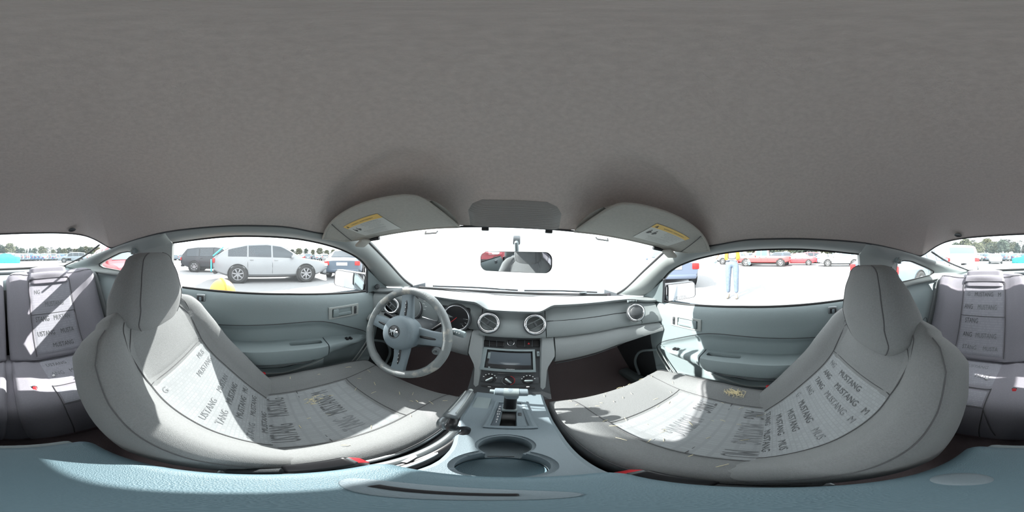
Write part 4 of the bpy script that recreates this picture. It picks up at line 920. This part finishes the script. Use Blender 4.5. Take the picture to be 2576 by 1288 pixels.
# ---- sun visors
for s in (-1,1):
    t=thing('sun_visor','folded grey cloth sun visor on the %s side with white airbag warning sticker'%('driver' if s<0 else 'passenger'),'sun visor',(.35*s,.34,.09))
    F=crv([(.172,.465,.083),(.26,.462,.082),(.36,.445,.074),(.46,.415,.060),(.52,.375,.046),(.552,.315,.036)],30); Rr=crv([(.185,.30,.112),(.20,.265,.119),(.26,.24,.119),(.35,.228,.115),(.44,.222,.100),(.50,.218,.075),(.556,.225,.042)],30)
    def VS(u,v,off=0):   # u 0 inner..1 outer, v 0 front..1 rear; off below the face
        i=min(int(u*29),28); f=u*29-i; p=F[i].lerp(F[i+1],f).lerp(Rr[i].lerp(Rr[i+1],f),v)
        e=math.sin(PI*min(max(v,0),1))**.5*math.sin(PI*min(1,max(0,u)))**.3
        return p+Vector((0,-.1,-1)).normalized()*(.006*e+off)
    top=[[VS(i/29,j/11)+Vector((0,0,.02*math.sin(PI*j/11)**.4)) for j in range(12)] for i in range(30)]; bot=[[VS(i/29,j/11) for j in range(12)] for i in range(30)]
    g=G().grid(top); g.grid(bot); 
    bl=[r[0] for r in bot]+bot[-1][1:]+[r[-1] for r in bot[::-1]][1:]+bot[0][::-1][1:-1]
    v=obj('visor_blade',sd(g,s),visor_m,t,auto=70)
    obj('visor_piping',sd(G().tube(bl,.004,8,closed=True),s),visor_m,v)
    obj('visor_fold',sd(G().tube([VS(.90-.018*j+.0*j,j/8*.98+.01,.0015) for j in range(9)],.0012,5),s),seam,v)
    g=G().rbox((.515,.375,.030),(.05,.045,.014),.006,Matrix.Rotation(.5,3,'Y').to_4x4()); pm=obj('pivot_mount',sd(g,s),visor_m,t)
    obj('pivot_arm',sd(G().tube([(.515,.385,.032),(.50,.40,.045),(.46,.412,.050)],.007,10),s),black,pm)
    obj('visor_clip',sd(G().tube([(.245,.463,.070),(.245,.455,.064),(.285,.452,.062),(.285,.458,.070)],.003,6),s),white,t)
    # sticker
    def lab(a,b,off=.0012): # a across 0..1 (left to right as read), b 0 bottom .. 1 top
        if s>0: u=.40+.29*a+.03*b; vv=.20+.56*b
        else: u=.69-.29*a+.03*b; vv=.20+.56*b
        p=VS(u,vv,off); return Vector((p.x*s,p.y,p.z))
    g=G().grid([[lab(i/10,j/6*.80) for i in range(11)] for j in range(7)]); lb_=obj('warning_label',g,label_m,v)
    g=G().grid([[lab(i/10,.80+j/2*.20) for i in range(11)] for j in range(3)]); obj('label_header',g,yellow,lb_)
    LW=(lab(1,.5)-lab(0,.5)).length; LH=(lab(.5,1)-lab(.5,0)).length
    def tl(name,txt,a0,b0,size,m=ink):
        g=G(); text_on(g,txt,size,lambda p,q:lab(a0+p/LW,b0+q/LH,.0018)); obj(name,g,m,lb_,smooth=False)
    tl('label_title','WARNING / AVERTISSEMENT',.54,.89,.0068); g=G().add([lab(.05,.84,.0018),lab(.12,.84,.0018),lab(.085,.95,.0018)],[(0,1,2)]); obj('warning_triangle',g,ink,lb_,smooth=False)
    lines=['EVEN WITH ADVANCED AIR BAGS','Children can be killed or seriously injured','by the air bag. The back seat is the','safest place for children.','Never put a rear-facing child seat','in the front.','MEME AVEC LES COUSSINS PERFECTIONNES','Les enfants peuvent etre tues ou blesses','par le coussin gonflable. Le siege arriere','est la place la plus sure pour les enfants.']
    for k,ln in enumerate(lines): tl('label_line',ln,.64 if k<6 else .5,.75-.072*k,.0042 if k<6 else .0045)
    for k in range(2):   # little pictograms: seated figure and air bag
        g=G()
        a0=.10+.12*k
        for (ca,cb,r) in ((a0,.66,.016),(a0+.035,.55,.022)):
            g.add([lab(ca+r*math.cos(q)*.8,cb+r*2*math.sin(q),.0018) for q in [2*PI*i/12 for i in range(12)]],[tuple(range(12))])
        g.add([lab(a0-.02,.62,.0018),lab(a0+.012,.62,.0018),lab(a0+.03,.48,.0018),lab(a0+.01,.46,.0018),lab(a0-.03,.46,.0018)],[(0,1,2,3,4)])
        obj('pictogram',g,ink,lb_,smooth=False)
# ================================================================ vehicles, people and trees outside
def paint(n,r,g_,b): return MATS.get('paint_'+n) or mat('paint_'+n,(r,g_,b),.3)
cglass=mat('car_glass',(.05,.06,.07),.08); cglass2=mat('pale_car_glass',(.09,.13,.15),.1); tyre_m=mat('tyre',(.03,.03,.03),.8); alloy=mat('alloy',(.3,.3,.31),.3,.6); lamp_r=mat('tail_lamp',(.5,.02,.02),.3); lamp_w=mat('head_lamp',(.8,.8,.8),.2)
KIND={
 'suv':dict(L=4.8,W=1.9,zb=.32,belt=[(-2.4,.98),(-2.2,1.05),(0,1.02),(1.2,1.0),(2.0,.92),(2.4,.75)],top=[(-2.4,1.0),(-2.25,1.30),(-1.95,1.62),(-1.2,1.70),(0,1.70),(.5,1.62),(1.25,1.06),(1.3,1.04),(2.1,.94),(2.4,.76)],roof=(-2.05,.5),wh=(-1.36,1.38),r=.37,win=[(-1.9,-1.05),(-.98,-.1),(-.03,.78)],ws=(.55,1.2),rw=(-2.3,-2.05)),
 'xover':dict(L=4.77,W=1.88,zb=.28,belt=[(-2.38,1.0),(-2.1,1.06),(0,1.0),(1.1,.98),(1.9,.88),(2.38,.68)],top=[(-2.38,1.02),(-2.15,1.2),(-1.7,1.45),(-1.0,1.6),(-.2,1.63),(.4,1.55),(1.2,1.04),(1.3,1.0),(2.0,.90),(2.38,.7)],roof=(-1.7,.4),wh=(-1.36,1.36),r=.36,win=[(-1.75,-1.0),(-.94,-.05),(.02,.82)],ws=(.5,1.15),rw=(-2.3,-1.75)),
 'sedan':dict(L=4.6,W=1.8,zb=.25,belt=[(-2.3,.85),(-2,.92),(0,.9),(1.0,.88),(1.8,.78),(2.3,.6)],top=[(-2.3,.87),(-2.1,.98),(-1.6,1.0),(-.95,1.38),(-.2,1.44),(.3,1.4),(1.1,.93),(1.2,.9),(1.9,.8),(2.3,.62)],roof=(-.95,.3),wh=(-1.32,1.38),r=.33,win=[(-1.25,-.78),(-.72,-.02),(.05,.75)],ws=(.38,1.05),rw=(-1.55,-1.0)),
 'pickup':dict(L=5.6,W=1.95,zb=.4,belt=[(-2.8,1.05),(0,1.05),(1.2,1.05),(2.3,1.0),(2.8,.85)],top=[(-2.8,1.07),(-.75,1.07),(-.7,1.1),(-.55,1.75),(0,1.8),(.6,1.76),(1.25,1.12),(1.3,1.1),(2.5,1.02),(2.8,.88)],roof=(-.5,.6),wh=(-1.8,1.75),r=.40,win=[(-.45,.15),(.2,.85)],ws=(.65,1.2),rw=(-.7,-.58)),
}
def car_geo(K,y,off=0):
    z0=K['zb']; W2=K['W']/2; L2=K['L']/2; e=max(0,(abs(y)-(L2-.55))/.55); w=W2*(1-.16*e*e)+off; zt=lerp(K['top'],y); zbl=min(lerp(K['belt'],y),zt-.01); h=max(0,zt-zbl)
    wr=w-.13*w-.10*min(1,h/.5) if h>.15 else w*.93
    zb_=z0+.18*e
    return [(0,zb_),(w*.85,zb_),(w*.97,zb_+.08),(w,zb_+(zbl-zb_)*.45),(w*.985,zbl-.04),(w*.96,zbl),(lerp([(0,w*.93),(.15,w*.93),(.5,wr+.03)],h),zbl+max(h-.07,h*.6)),(wr*.9,zt-.012),(wr*.55,zt),(0,zt+.008)]
def build_car(kind,col,label,group=None,detail=2,damage=False,glassm=None,name='car'):
    K=KIND[kind]; M=Matrix.Identity(4); t=thing(name,label,'car',group=group,M=M); gm=glassm or cglass; L2=K['L']/2
    ys=sorted(set([-L2+K['L']*i/(34 if detail>1 else 16) for i in range(35 if detail>1 else 17)]+[p[0] for p in K['top']]))
    rows=[]
    for y in ys:
        s=car_geo(K,y); rows.append([Vector((a,y,b)) for a,b in s]+[Vector((-a,y,b)) for a,b in s[-2:0:-1]])
    g=G().grid(rows,cu=True); g.cap(rows[0]); g.cap(rows[-1])
    if damage:
        for v in g.v:
            if v.y>L2-.75: k=noise.noise_vector(v*4.1); v+=Vector((k.x,k.y*1.3,k.z))*.12*(v.y-L2+.75)/.75
    bd=obj('body',g,col,t,auto=35)
    for s in (-1,1):
        for a,b in K['win']:
            def wp(y,k):
                q=car_geo(K,y,.006); p0,p1=q[5],q[6]; return Vector((s*(p0[0]+(p1[0]-p0[0])*k+.004),y,p0[1]+(p1[1]-p0[1])*k+.0))
            n=5; g=G().grid([[wp(a+(b-a)*i/n,k) for i in range(n+1)] for k in (.06,.5,.92)]); w_=obj('side_window',g,gm,bd)
        for y0 in K['wh']:
            Mw=Matrix.Translation((s*(K['W']/2-.11),y0,K['r']))@Matrix.Rotation(s*PI/2,4,'Y'); r=K['r']
            g=G().lathe([(0,.108),(r*1.13,.108),(r*1.16,.121),(r*1.10,.125),(r*1.07,.112)],Mw,28); obj('wheel_arch',g,tyre_m,t)
            g=G().lathe([(r*.62,.10),(r*.66,.15),(r*.9,.155),(r*.99,.13),(r,.05),(r*.98,-.06),(r*.6,-.08)],Mw,32 if detail>1 else 16); ty=obj('tyre',g,tyre_m,t)
            g=G().lathe([(r*.66,.135),(r*.62,.145),(r*.60,.12),(r*.55,.10),(0,.09)],Mw,28); rim=obj('rim',g,steel if detail>1 else alloy,ty)
            if detail>1:
                g=G().lathe([(0,.142),(r*.14,.14),(r*.17,.12)],Mw,16); obj('hub_cap',g,alloy,ty)
                for k in range(7):
                    g=G().rbox((0,0,0),(r*.5,r*.15,.03),.008); T=Mw@Matrix.Rotation(2*PI*k/7,4,'Z')@Matrix.Translation((r*.37,0,.125)); g.v=[T@p for p in g.v]; obj('spoke',g,alloy,ty)
                g=G().torus(r*.62,r*.035,Mw@Matrix.Translation((0,0,.14)),28,8); obj('rim_lip',g,alloy,ty)
    for nm,(a,b) in (('windscreen',K['ws']),('rear_window',K['rw'])):
        rr_=[]
        for i in range(5):
            y=a+(b-a)*i/4; q=car_geo(K,y); wz=q[7][0]*.98; rr_.append([Vector((wz*u,y,q[9][1]-.012*abs(u)**2+.006+.004)) for u in (-1,-.5,0,.5,1)])
        obj(nm,G().grid(rr_),gm,bd)
    for s in (-1,1):
        x=K['W']/2*.78
        g=G().rbox((s*x,-L2+.03,lerp(K['belt'],-L2+.1)-.12),(.24,.10,.20),.03); obj('tail_lamp',g,lamp_r,bd)
        g=G().rbox((s*x*.96,L2-.07,lerp(K['belt'],L2-.1)-.02),(.32,.16,.12),.03); obj('head_lamp',g,lamp_w,bd)
        if detail>1:
            g=G().rbox((s*(K['W']/2+.06),.78,lerp(K['belt'],.8)+.05),(.16,.10,.11),.03); obj('wing_mirror',g,col,bd)
            for (a,b) in K['win'][-2:]:
                g=G().rbox((s*(K['W']/2+.004),a+.12,lerp(K['belt'],a)-.09),(.02,.14,.03),.008); obj('door_pull',g,col,bd)
                g=G().tube([(s*(K['W']/2*(.96)+.004),a-.03,lerp(K['belt'],a)-.0),(s*(K['W']/2+.002),a-.03,lerp(K['belt'],a)-.3),(s*(K['W']/2*.98),a-.03,K['zb']+.12)],.006,4); obj('door_gap',g,tyre_m,bd)
    g=G().rbox((0,-L2+.06,.42),(K['W']*.82,.16,.16),.05); obj('rear_bumper',g,tyre_m if detail>1 and kind in('xover',) else col,t)
    g=G().rbox((0,L2-.09,.40),(K['W']*.8,.2,.2),.06); obj('front_bumper',g,tyre_m if damage else col,t)
    g=G().rbox((0,-L2+.0,.72),(.5,.03,.14),.01); obj('number_plate',g,white,bd)
    g=G().rbox((0,0,.28),(K['W']*.8,K['L']*.72,.12),.02); obj('underbody',g,tyre_m,t)
    return t
def place(t,az,d,head,z=0): t.matrix_basis=out_M(az,d,head,z); return t
P_=paint
wsuv=place(build_car('xover',P_('white',.27,.28,.29),'damaged white crossover parked side on, closest to the driver side window',damage=False),-85.0,7.3,-1)
g=G(); 
for k in range(3): g=G().rbox((.55-.1*k,-2.33+.02*k,.62+.12*k),(.5,.08,.06),.02); obj('bent_panel',g,(black,steel,black)[k],None); 
for o in list(C.objects):
    if o.name.startswith('bent_panel'): o.parent=wsuv
for q,nm,mm in (([(.6,-2.30,1.02),(.62,-2.75,1.28),(.6,-2.0,1.55)],'lifted_tailgate_strip',mat('cyan_film',(.05,.6,.65),.5)),):
    pass
cy_=MATS['cyan_film']
g=G().grid([[Vector((.86,-2.36,1.07)),Vector((.86,-1.93,1.43))],[Vector((.80,-2.40,1.10)),Vector((.78,-1.96,1.47))]]); o=obj('cyan_film',g,cy_,wsuv,solid=.02); o.matrix_parent_inverse=Matrix(); 
g=G().grid([[Vector((.95,-2.40,.45)),Vector((.93,-2.42,.95))],[Vector((.90,-2.46,.45)),Vector((.88,-2.46,.95))]]); o=obj('cyan_film',g,cy_,wsuv,solid=.02); o.matrix_parent_inverse=Matrix()
g=G().rbox((.72,2.30,.30),(.5,.25,.05),.02); o=obj('hanging_splitter',g,tyre_m,wsuv); o.matrix_parent_inverse=Matrix()
place(build_car('suv',P_('black',.025,.028,.034),'black full size SUV parked behind the white crossover on the driver side'),-103.7,11.4,-3)
place(build_car('sedan',P_('slate',.09,.12,.16),'dark blue grey sedan seen from behind, beyond the driver door mirror'),-57.5,9.6,-50)
place(build_car('sedan',P_('silver_blue',.13,.16,.22),'silver blue sedan seen from behind, just beyond the passenger door mirror',glassm=cglass2),54.8,7.4,50)
place(build_car('sedan',P_('red',.5,.06,.07),'red sedan parked side on in the lot beyond the passenger window',glassm=cglass2),100.3,19.6,12)
rp=place(build_car('pickup',P_('red2',.55,.08,.08),'red pickup truck with tandem wheels beyond the standing worker',glassm=cglass2),88.5,17.5,5)
place(build_car('xover',P_('white',.27,.28,.29),'white crossover with its nose torn off, right of the red sedan',damage=True,glassm=cglass2),115.5,17.5,22)
place(build_car('sedan',P_('navy',.06,.11,.2),'dark blue sedan between the red sedan and the nose damaged crossover'),108.5,24.5,20)
place(build_car('suv',P_('red',.5,.06,.07),'small red SUV standing behind the red sedan'),103.6,26,8)
place(build_car('suv',P_('black2',.07,.09,.11),'dark SUV parked behind the tail of the red pickup'),93.8,26,60)
place(build_car('pickup',P_('white',.27,.28,.29),'white pickup truck parked beyond the worker, partly hidden by the pillar',glassm=cglass2),79.5,21,8)
place(build_car('sedan',P_('dull_red',.3,.04,.05),'damaged red car close behind the driver side quarter window',damage=True,glassm=cglass2),-137.5,6.2,20)
place(build_car('xover',P_('white',.27,.28,.29),'white car further behind the damaged red one, seen in the quarter window'),-137,13,-60)
place(build_car('sedan',P_('silver',.14,.18,.22),'silver sedan with crumpled nose close behind the passenger quarter window',damage=True,glassm=cglass2),141.5,6.0,170)
place(build_car('suv',P_('black2',.07,.09,.11),'dark SUV further behind the crumpled silver sedan'),139,14,60)
place(build_car('suv',P_('white',.27,.28,.29),'large white SUV filling the passenger end of the rear window',glassm=cglass2),156.5,10.5,150)
place(build_car('suv',P_('pale_silver',.2,.24,.27),'pale silver full size SUV side on in the rear window, driver end'),-154.5,27,115)
place(build_car('sedan',P_('white',.27,.28,.29),'white sedan parked nose towards us, in front of the distant rows',glassm=cglass2),170,24,-10)
# covered car
cvt=thing('covered_car','car under a bright turquoise cover in the middle of the rear window view','car',M=out_M(-178.6,25,90))
rows=[]
for i in range(25):
    y=-2.4+4.8*i/24; K=KIND['sedan']; s_=car_geo(K,max(-2.28,min(2.28,y)),.05); rows.append([Vector((a,y,b+.04 if b>.5 else .04))+noise.noise_vector(Vector((a*3,y*3,b*3)))*.05 for a,b in s_[1:]]+[Vector((-a,y,b+.04 if b>.5 else .04))+noise.noise_vector(Vector((-a*3,y*3,b*3)))*.05 for a,b in s_[-2:0:-1]])
g=G().grid(rows); g.cap(rows[0]); g.cap(rows[-1]); o=obj('cover',g,mat('turquoise_cover',(.01,.36,.36),.7),cvt); o.matrix_parent_inverse=Matrix()
o=obj('tie_rope',G().tube([(.93,y,.5+.02*math.sin(9*y)) for y in (-2,-1,0,1,2)],.012,5),white,cvt); o.matrix_parent_inverse=Matrix()
# distant rows
cols=[P_('white',.27,.28,.29),P_('silver',.14,.18,.22),P_('slate',.09,.12,.16),P_('black2',.07,.09,.11),P_('navy',.06,.11,.2),P_('red',.5,.06,.07),P_('pale_silver',.2,.24,.27)]
cn=['white','silver','slate grey','near black','navy blue','red','pale silver']; kn_={'sedan':'sedan','suv':'SUV','xover':'crossover'}
protos={}
rr=random.Random(11)
def far(az,d,head,sector):
    ci=rr.choice([0,4,1,1,2,3,4,6,6,5 if sector!='behind' or rr.random()<.3 else 1]); kd=rr.choice(['sedan','suv','xover']); key=(ci,kd,sector)
    lb='distant %s %s among the parked rows %s'%(cn[ci],kn_[kd],{'behind':'seen through the rear window','right':'past the passenger window','left':'past the driver window'}[sector])
    gp='distant %s %ss %s'%(cn[ci],kn_[kd],{'behind':'behind','right':'on the passenger side','left':'on the driver side'}[sector])
    if key not in protos: t=build_car(kd,cols[ci],lb,group=gp,detail=1,glassm=rr.choice([cglass,cglass2])); protos[key]=t
    else: t=copy_tree(protos[key])
    place(t,az,d,head)
for k in range(20): far(-176+1.15*k+rr.uniform(-.2,.2),33+1.0*k*.6,-160+rr.uniform(-4,4),'behind')
for k in range(17): far(159+1.45*k+rr.uniform(-.2,.2),34+rr.uniform(-1,1)+ .3*k,-165+rr.uniform(-4,4),'behind')
for k in range(16): far(158+2.9*k if k<8 else -178+3.2*(k-8),46+rr.uniform(-2,2),rr.uniform(0,360),'behind')
for k in range(8): far(84+4.2*k+rr.uniform(-1,1),33+rr.uniform(-2,2),80+rr.uniform(-15,15),'right')
for k in range(12): far(-119+2.2*k if k<4 else -74+2.6*(k-4),38+rr.uniform(-3,6),-80+rr.uniform(-15,15),'left')
# trees
leaf=[mat('tree_leaf_%s'%n,c,.9,var=.3,scale=2) for n,c in (('olive',(.055,.075,.055)),('dark',(.03,.05,.045)),('bare',(.085,.085,.08)),('yellow',(.10,.105,.06)))]
bark=mat('bark',(.12,.1,.08),.9)
def tree_proto(kind,mi,label,group,seed):
    rr=random.Random(seed); t=thing('tree',label,'tree',M=Matrix.Identity(4),group=group); Ht=8.0
    obj('trunk',G().tube([(0,0,0),(.1,0,2.5),(0,.1,5.0),(0,0,6.6)],[.22,.17,.10,.04],7),bark,t)
    g=G()
    for k in range(150):
        if kind=='pine':
            z=rr.uniform(1.2,8.2); R=2.1*(1-(z-1)/7.6)+.12; a=rr.uniform(0,2*PI); p=Vector((R*.75*math.cos(a),R*.75*math.sin(a),z)); r=.28+.35*R*.5
        else:
            a=rr.uniform(0,2*PI); ph=rr.uniform(-.7,1.4); R=rr.uniform(.6,2.6); p=Vector((R*math.cos(a)*math.cos(ph),R*math.sin(a)*math.cos(ph),5.0+2.6*math.sin(ph)*1.05)); r=rr.uniform(.35,.75)
        n_=rr.randint(5,7); q=Matrix.Rotation(rr.uniform(0,6),3,'X')@Matrix.Rotation(rr.uniform(0,6),3,'Y')
        for j in range(5 if kind=='bare' else 9):
            c=p+Vector((rr.gauss(0,r*.6),rr.gauss(0,r*.6),rr.gauss(0,r*.5))); s=r*(.26 if kind=='bare' else .42); q=Matrix.Rotation(rr.uniform(0,6),3,'X')@Matrix.Rotation(rr.uniform(0,6),3,'Y')
            g.add([c+q@Vector(w)*s for w in ((-1,-.6,0),(1,-.5,.2),(.8,.7,0),(-.6,.8,.3))],[(0,1,2,3)])
    o=obj('crown',g,leaf[mi],t,smooth=False); o['kind']='stuff'
    return t
KD=[('pine',1,'dark conical evergreen'),('broad',0,'olive green rounded'),('bare',2,'thin brown barely leafed'),('broad',3,'yellow green rounded')]
tp_={}
def plant(az,d,h,ki,sector):
    key=(ki,sector)
    if key not in tp_:
        tp_[key]=tree_proto(KD[ki][0],KD[ki][1],'%s tree in the distant belt %s'%(KD[ki][2],sector),'%s trees %s'%(KD[ki][2],sector),ki*7+3); t=tp_[key]
    else: t=copy_tree(tp_[key])
    t.matrix_basis=out_M(az,d,rr.uniform(0,360))@Matrix.Diagonal((h/8*rr.uniform(.9,1.3),h/8*rr.uniform(.9,1.3),h/8,1))
for k in range(34): a=-180+1.05*k+rr.uniform(-.5,.5); plant(a,88+rr.uniform(-5,5),rr.uniform(4.5,6.5) if k>3 else rr.uniform(6,8.5),rr.choice([0,0,1,2,3]) if k<14 else rr.choice([1,2,3,3]),'behind the car')
for k in range(24): a=156+1.0*k+rr.uniform(-.5,.5); plant(a,78+rr.uniform(-6,6),rr.uniform(6,9.5),rr.choice([0,1,2,2,3]),'behind the car')
for k in range(22): plant(80+2.2*k+rr.uniform(-.6,.6),62+rr.uniform(-5,5),rr.uniform(5,7.5),rr.choice([0,1,3,3]),'past the passenger window')
for k in range(12): plant(-82+2.4*k,85,rr.uniform(4,5.5),rr.choice([1,3,3]),'past the driver window')
# ---- people
skin_m=mat('skin',(.45,.28,.2),.6); jeans=mat('jeans',(.13,.17,.23),.85,var=.15,scale=60); shirt=mat('grey_shirt',(.4,.4,.4),.85); hiviz=mat('orange_vest',(1.0,.32,.03),.7); glove=mat('glove',(.2,.26,.28),.8); boot=mat('boot',(.2,.17,.14),.8); hair=mat('hair',(.06,.045,.035),.8)
def skin_fig(name,m,verts,edges,rad,parent,sub=2):
    me=bpy.data.meshes.new(name); me.from_pydata(verts,edges,[]); o=link(bpy.data.objects.new(name,me)); me.materials.append(m)
    if parent: o.parent=parent; 
    md=o.modifiers.new('k','SKIN'); 
    for v,r in zip(me.skin_vertices[0].data,rad): v.radius=(r,r) if not isinstance(r,tuple) else r
    me.skin_vertices[0].data[0].use_root=True
    s=o.modifiers.new('s','SUBSURF'); s.levels=sub; s.render_levels=sub; md.use_smooth_shade=True
    dg=bpy.context.evaluated_depsgraph_get(); dg.update(); m2=bpy.data.meshes.new_from_object(o.evaluated_get(dg)); o.modifiers.clear(); o.data=m2
    return o
def chain(name,m,pts,rad,parent): return skin_fig(name,m,pts,[(i,i+1) for i in range(len(pts)-1)],rad,parent)
def hand(p,d,side,parent,m):
    """palm and five bent fingers from wrist p along d"""
    d=Vector(d).normalized(); x=Vector((side,0,0)); x=(x-d*x.dot(d)).normalized(); n=d.cross(x); p=Vector(p)
    vs=[p,p+d*.05,p+d*.085]; es=[(0,1),(1,2)]; rs=[.024,(.034),(.036)]
    for k,L in enumerate((.065,.075,.07,.055)):
        b=p+d*.085+x*(.028-.019*k); i=len(vs); vs+=[b+d*.01,b+d*L*.55+n*.006,b+d*L+n*.022]; es+=[(2,i),(i,i+1),(i+1,i+2)]; rs+=[.010,.009,.007]
    i=len(vs); vs+=[p+d*.04+x*.035,p+d*.07+x*.055+n*.01,p+d*.095+x*.05+n*.025]; es+=[(1,i),(i,i+1),(i+1,i+2)]; rs+=[.012,.010,.008]
    return skin_fig('hand',m,[tuple(v) for v in vs],es,rs,parent,1)
def head(parent,c,s=1.0,tilt=Matrix.Identity(3)):
    c=Vector(c); g=G()
    rows=[]
    for i in range(15):
        th=PI*i/14
        rows.append([])
        for j in range(24):
            a=2*PI*j/24; x=.076*math.sin(th)*math.cos(a); y=.096*math.sin(th)*math.sin(a); z=.118*math.cos(th)
            if z<0: x*=1-.25*(-z/.118); y*=1-.12*(-z/.118)
            if y>0 and -.03<z<.02 and abs(x)<.02: y+=.022*(1-abs(x)/.02)*(1-abs(z+.012)/.04)
            rows[-1].append(c+tilt@Vector((x,y,z))*s)
    g.grid(rows,cu=True); h=obj('head',g,skin_m,None); h.parent=parent
    for sx in (-1,1):
        o=obj('eye',G().ball(c+tilt@Vector((.03*sx,.086,.012))*s,(.012*s,.008*s,.007*s),10,8),white,None); o.parent=h
        o=obj('ear',G().ball(c+tilt@Vector((.078*sx,0,-.005))*s,(.012*s,.02*s,.03*s),10,8),skin_m,None); o.parent=h
    o=obj('mouth',G().rbox(c+tilt@Vector((0,.088,-.055))*s,(.045*s,.01*s,.008*s),.003),lamp_r if 0 else mat('lips',(.4,.16,.13),.6) if 'lips' not in MATS else MATS['lips'],None); o.parent=h
    g=G(); rows=[]
    for i in range(8):
        th=PI*.62*i/7; rows.append([c+tilt@Vector((.083*math.sin(th)*math.cos(a),.101*math.sin(th)*math.sin(a)-.012,.126*math.cos(th)+.004))*s for a in [2*PI*j/20 for j in range(20)]])
    for r in rows[5:]:
        for j in range(20):
            a=2*PI*j/20
            if math.sin(a)>.2: r[j]=rows[4][j].copy()
    g.grid(rows,cu=True); o=obj('hair',g,hair,None); o.parent=h
    return h
# standing worker
wk=thing('person','person in orange vest and pale jeans standing beyond the passenger window','person',M=out_M(77.4,4.15,-100))
chain('torso',shirt,[(0,0,.98),(0,0,1.12),(0,.01,1.30),(0,0,1.43),(0,0,1.50),(0,.01,1.55)],[(.155,.11),(.15,.11),(.175,.115),(.16,.09),(.06,.06),(.052,.052)],wk)
body=[]
skin_fig('trousers',jeans,[(0,0,1.0),(0,0,.93),(.09,0,.86),(.10,.02,.50),(.10,-.02,.12),(-.09,0,.86),(-.10,.05,.50),(-.11,.02,.12)],[(0,1),(1,2),(2,3),(3,4),(1,5),(5,6),(6,7)],[(.15,.11),(.15,.12),.10,.072,.056,.10,.072,.056],wk)
for sx in (-1,1):
    chain('boot',boot,[(.105*sx,-.04+.03*(sx<0),.09),(.105*sx,.0+.03*(sx<0),.055),(.11*sx,.12+.03*(sx<0),.04),(.115*sx,.19+.03*(sx<0),.035)],[.055,.05,.042,.03],wk)
    chain('sleeve',hiviz if sx>0 else hiviz,[(.16*sx,0,1.42),(.23*sx,-.01,1.36),(.30*sx,-.02,1.20)],[.065,.06,.05],wk)
    chain('forearm',skin_m,[(.30*sx,-.02,1.20),(.36*sx,.0,1.12),(.41*sx,.05,1.0)],[.045,.038,.028],wk)
    hand((.41*sx,.05,1.0),(.25*sx,.25,-1),-sx,wk,glove)
# vest panels
for sx in (-1,1):
    rows=[]
    for i in range(10):
        z=.98+.44*i/9; w=.185+.01*math.sin(i); rows.append([Vector((sx*w*math.cos(a),.135*math.sin(a),z)) for a in [(-.5+1.5*j/8)*1 for j in range(9)]])
    o=obj('vest_panel',G().grid(rows),hiviz,None,solid=.008); o.parent=wk
head(wk,(0,.02,1.66))
# crouching person outside the driver door, only the orange cap shows
cr=thing('person','person crouching outside the driver door under an orange hard cap','person',M=TILT@Matrix.Translation((-1.15,-.27,GZ-.03))@Matrix.Rotation(math.radians(-60),4,'Z'))
chain('torso',shirt,[(0,-.12,.34),(0,-.07,.48),(0,.02,.62),(0,.05,.70),(0,.07,.75)],[(.13,.11),(.14,.11),(.15,.1),(.12,.08),.055],cr)
for sx in (-1,1):
    chain('trouser_leg',jeans,[(.09*sx,-.12,.30),(.14*sx,.22,.42),(.13*sx,.10,.10)],[.095,.07,.05],cr)
    chain('boot',boot,[(.13*sx,.08,.08),(.13*sx,.14,.05),(.13*sx,.26,.035)],[.05,.045,.032],cr)
    chain('sleeve',hiviz,[(.14*sx,.04,.68),(.20*sx,.10,.52),(.12*sx,.24,.46)],[.055,.045,.032],cr)
    hand((.12*sx,.24,.46),(-.2*sx,1,-.2),sx,cr,skin_m)
head(cr,(0,.10,.80),.84)
capm=mat('orange_cap',(1.0,.42,.06),.5)
rows=[[Vector((.088*math.sin(th)*math.cos(a),.105*math.sin(th)*math.sin(a),.10*math.cos(th)+.0)) +Vector((0,.09,.855)) for a in [2*PI*j/28 for j in range(28)]] for th in [PI/2*i/8 for i in range(9)]]
rows.append([Vector((.10*math.cos(a),.122*math.sin(a)+.095,.848)) for a in [2*PI*j/28 for j in range(28)]])
o=obj('hard_cap',G().grid(rows,cu=True),capm,None); o.parent=cr
o2=obj('cap_rib',G().tube([Vector((0,.09+.107*math.cos(a),.855+.102*math.sin(a))) for a in [PI*i/14 for i in range(15)]],.008,8),capm,None); o2.parent=cr
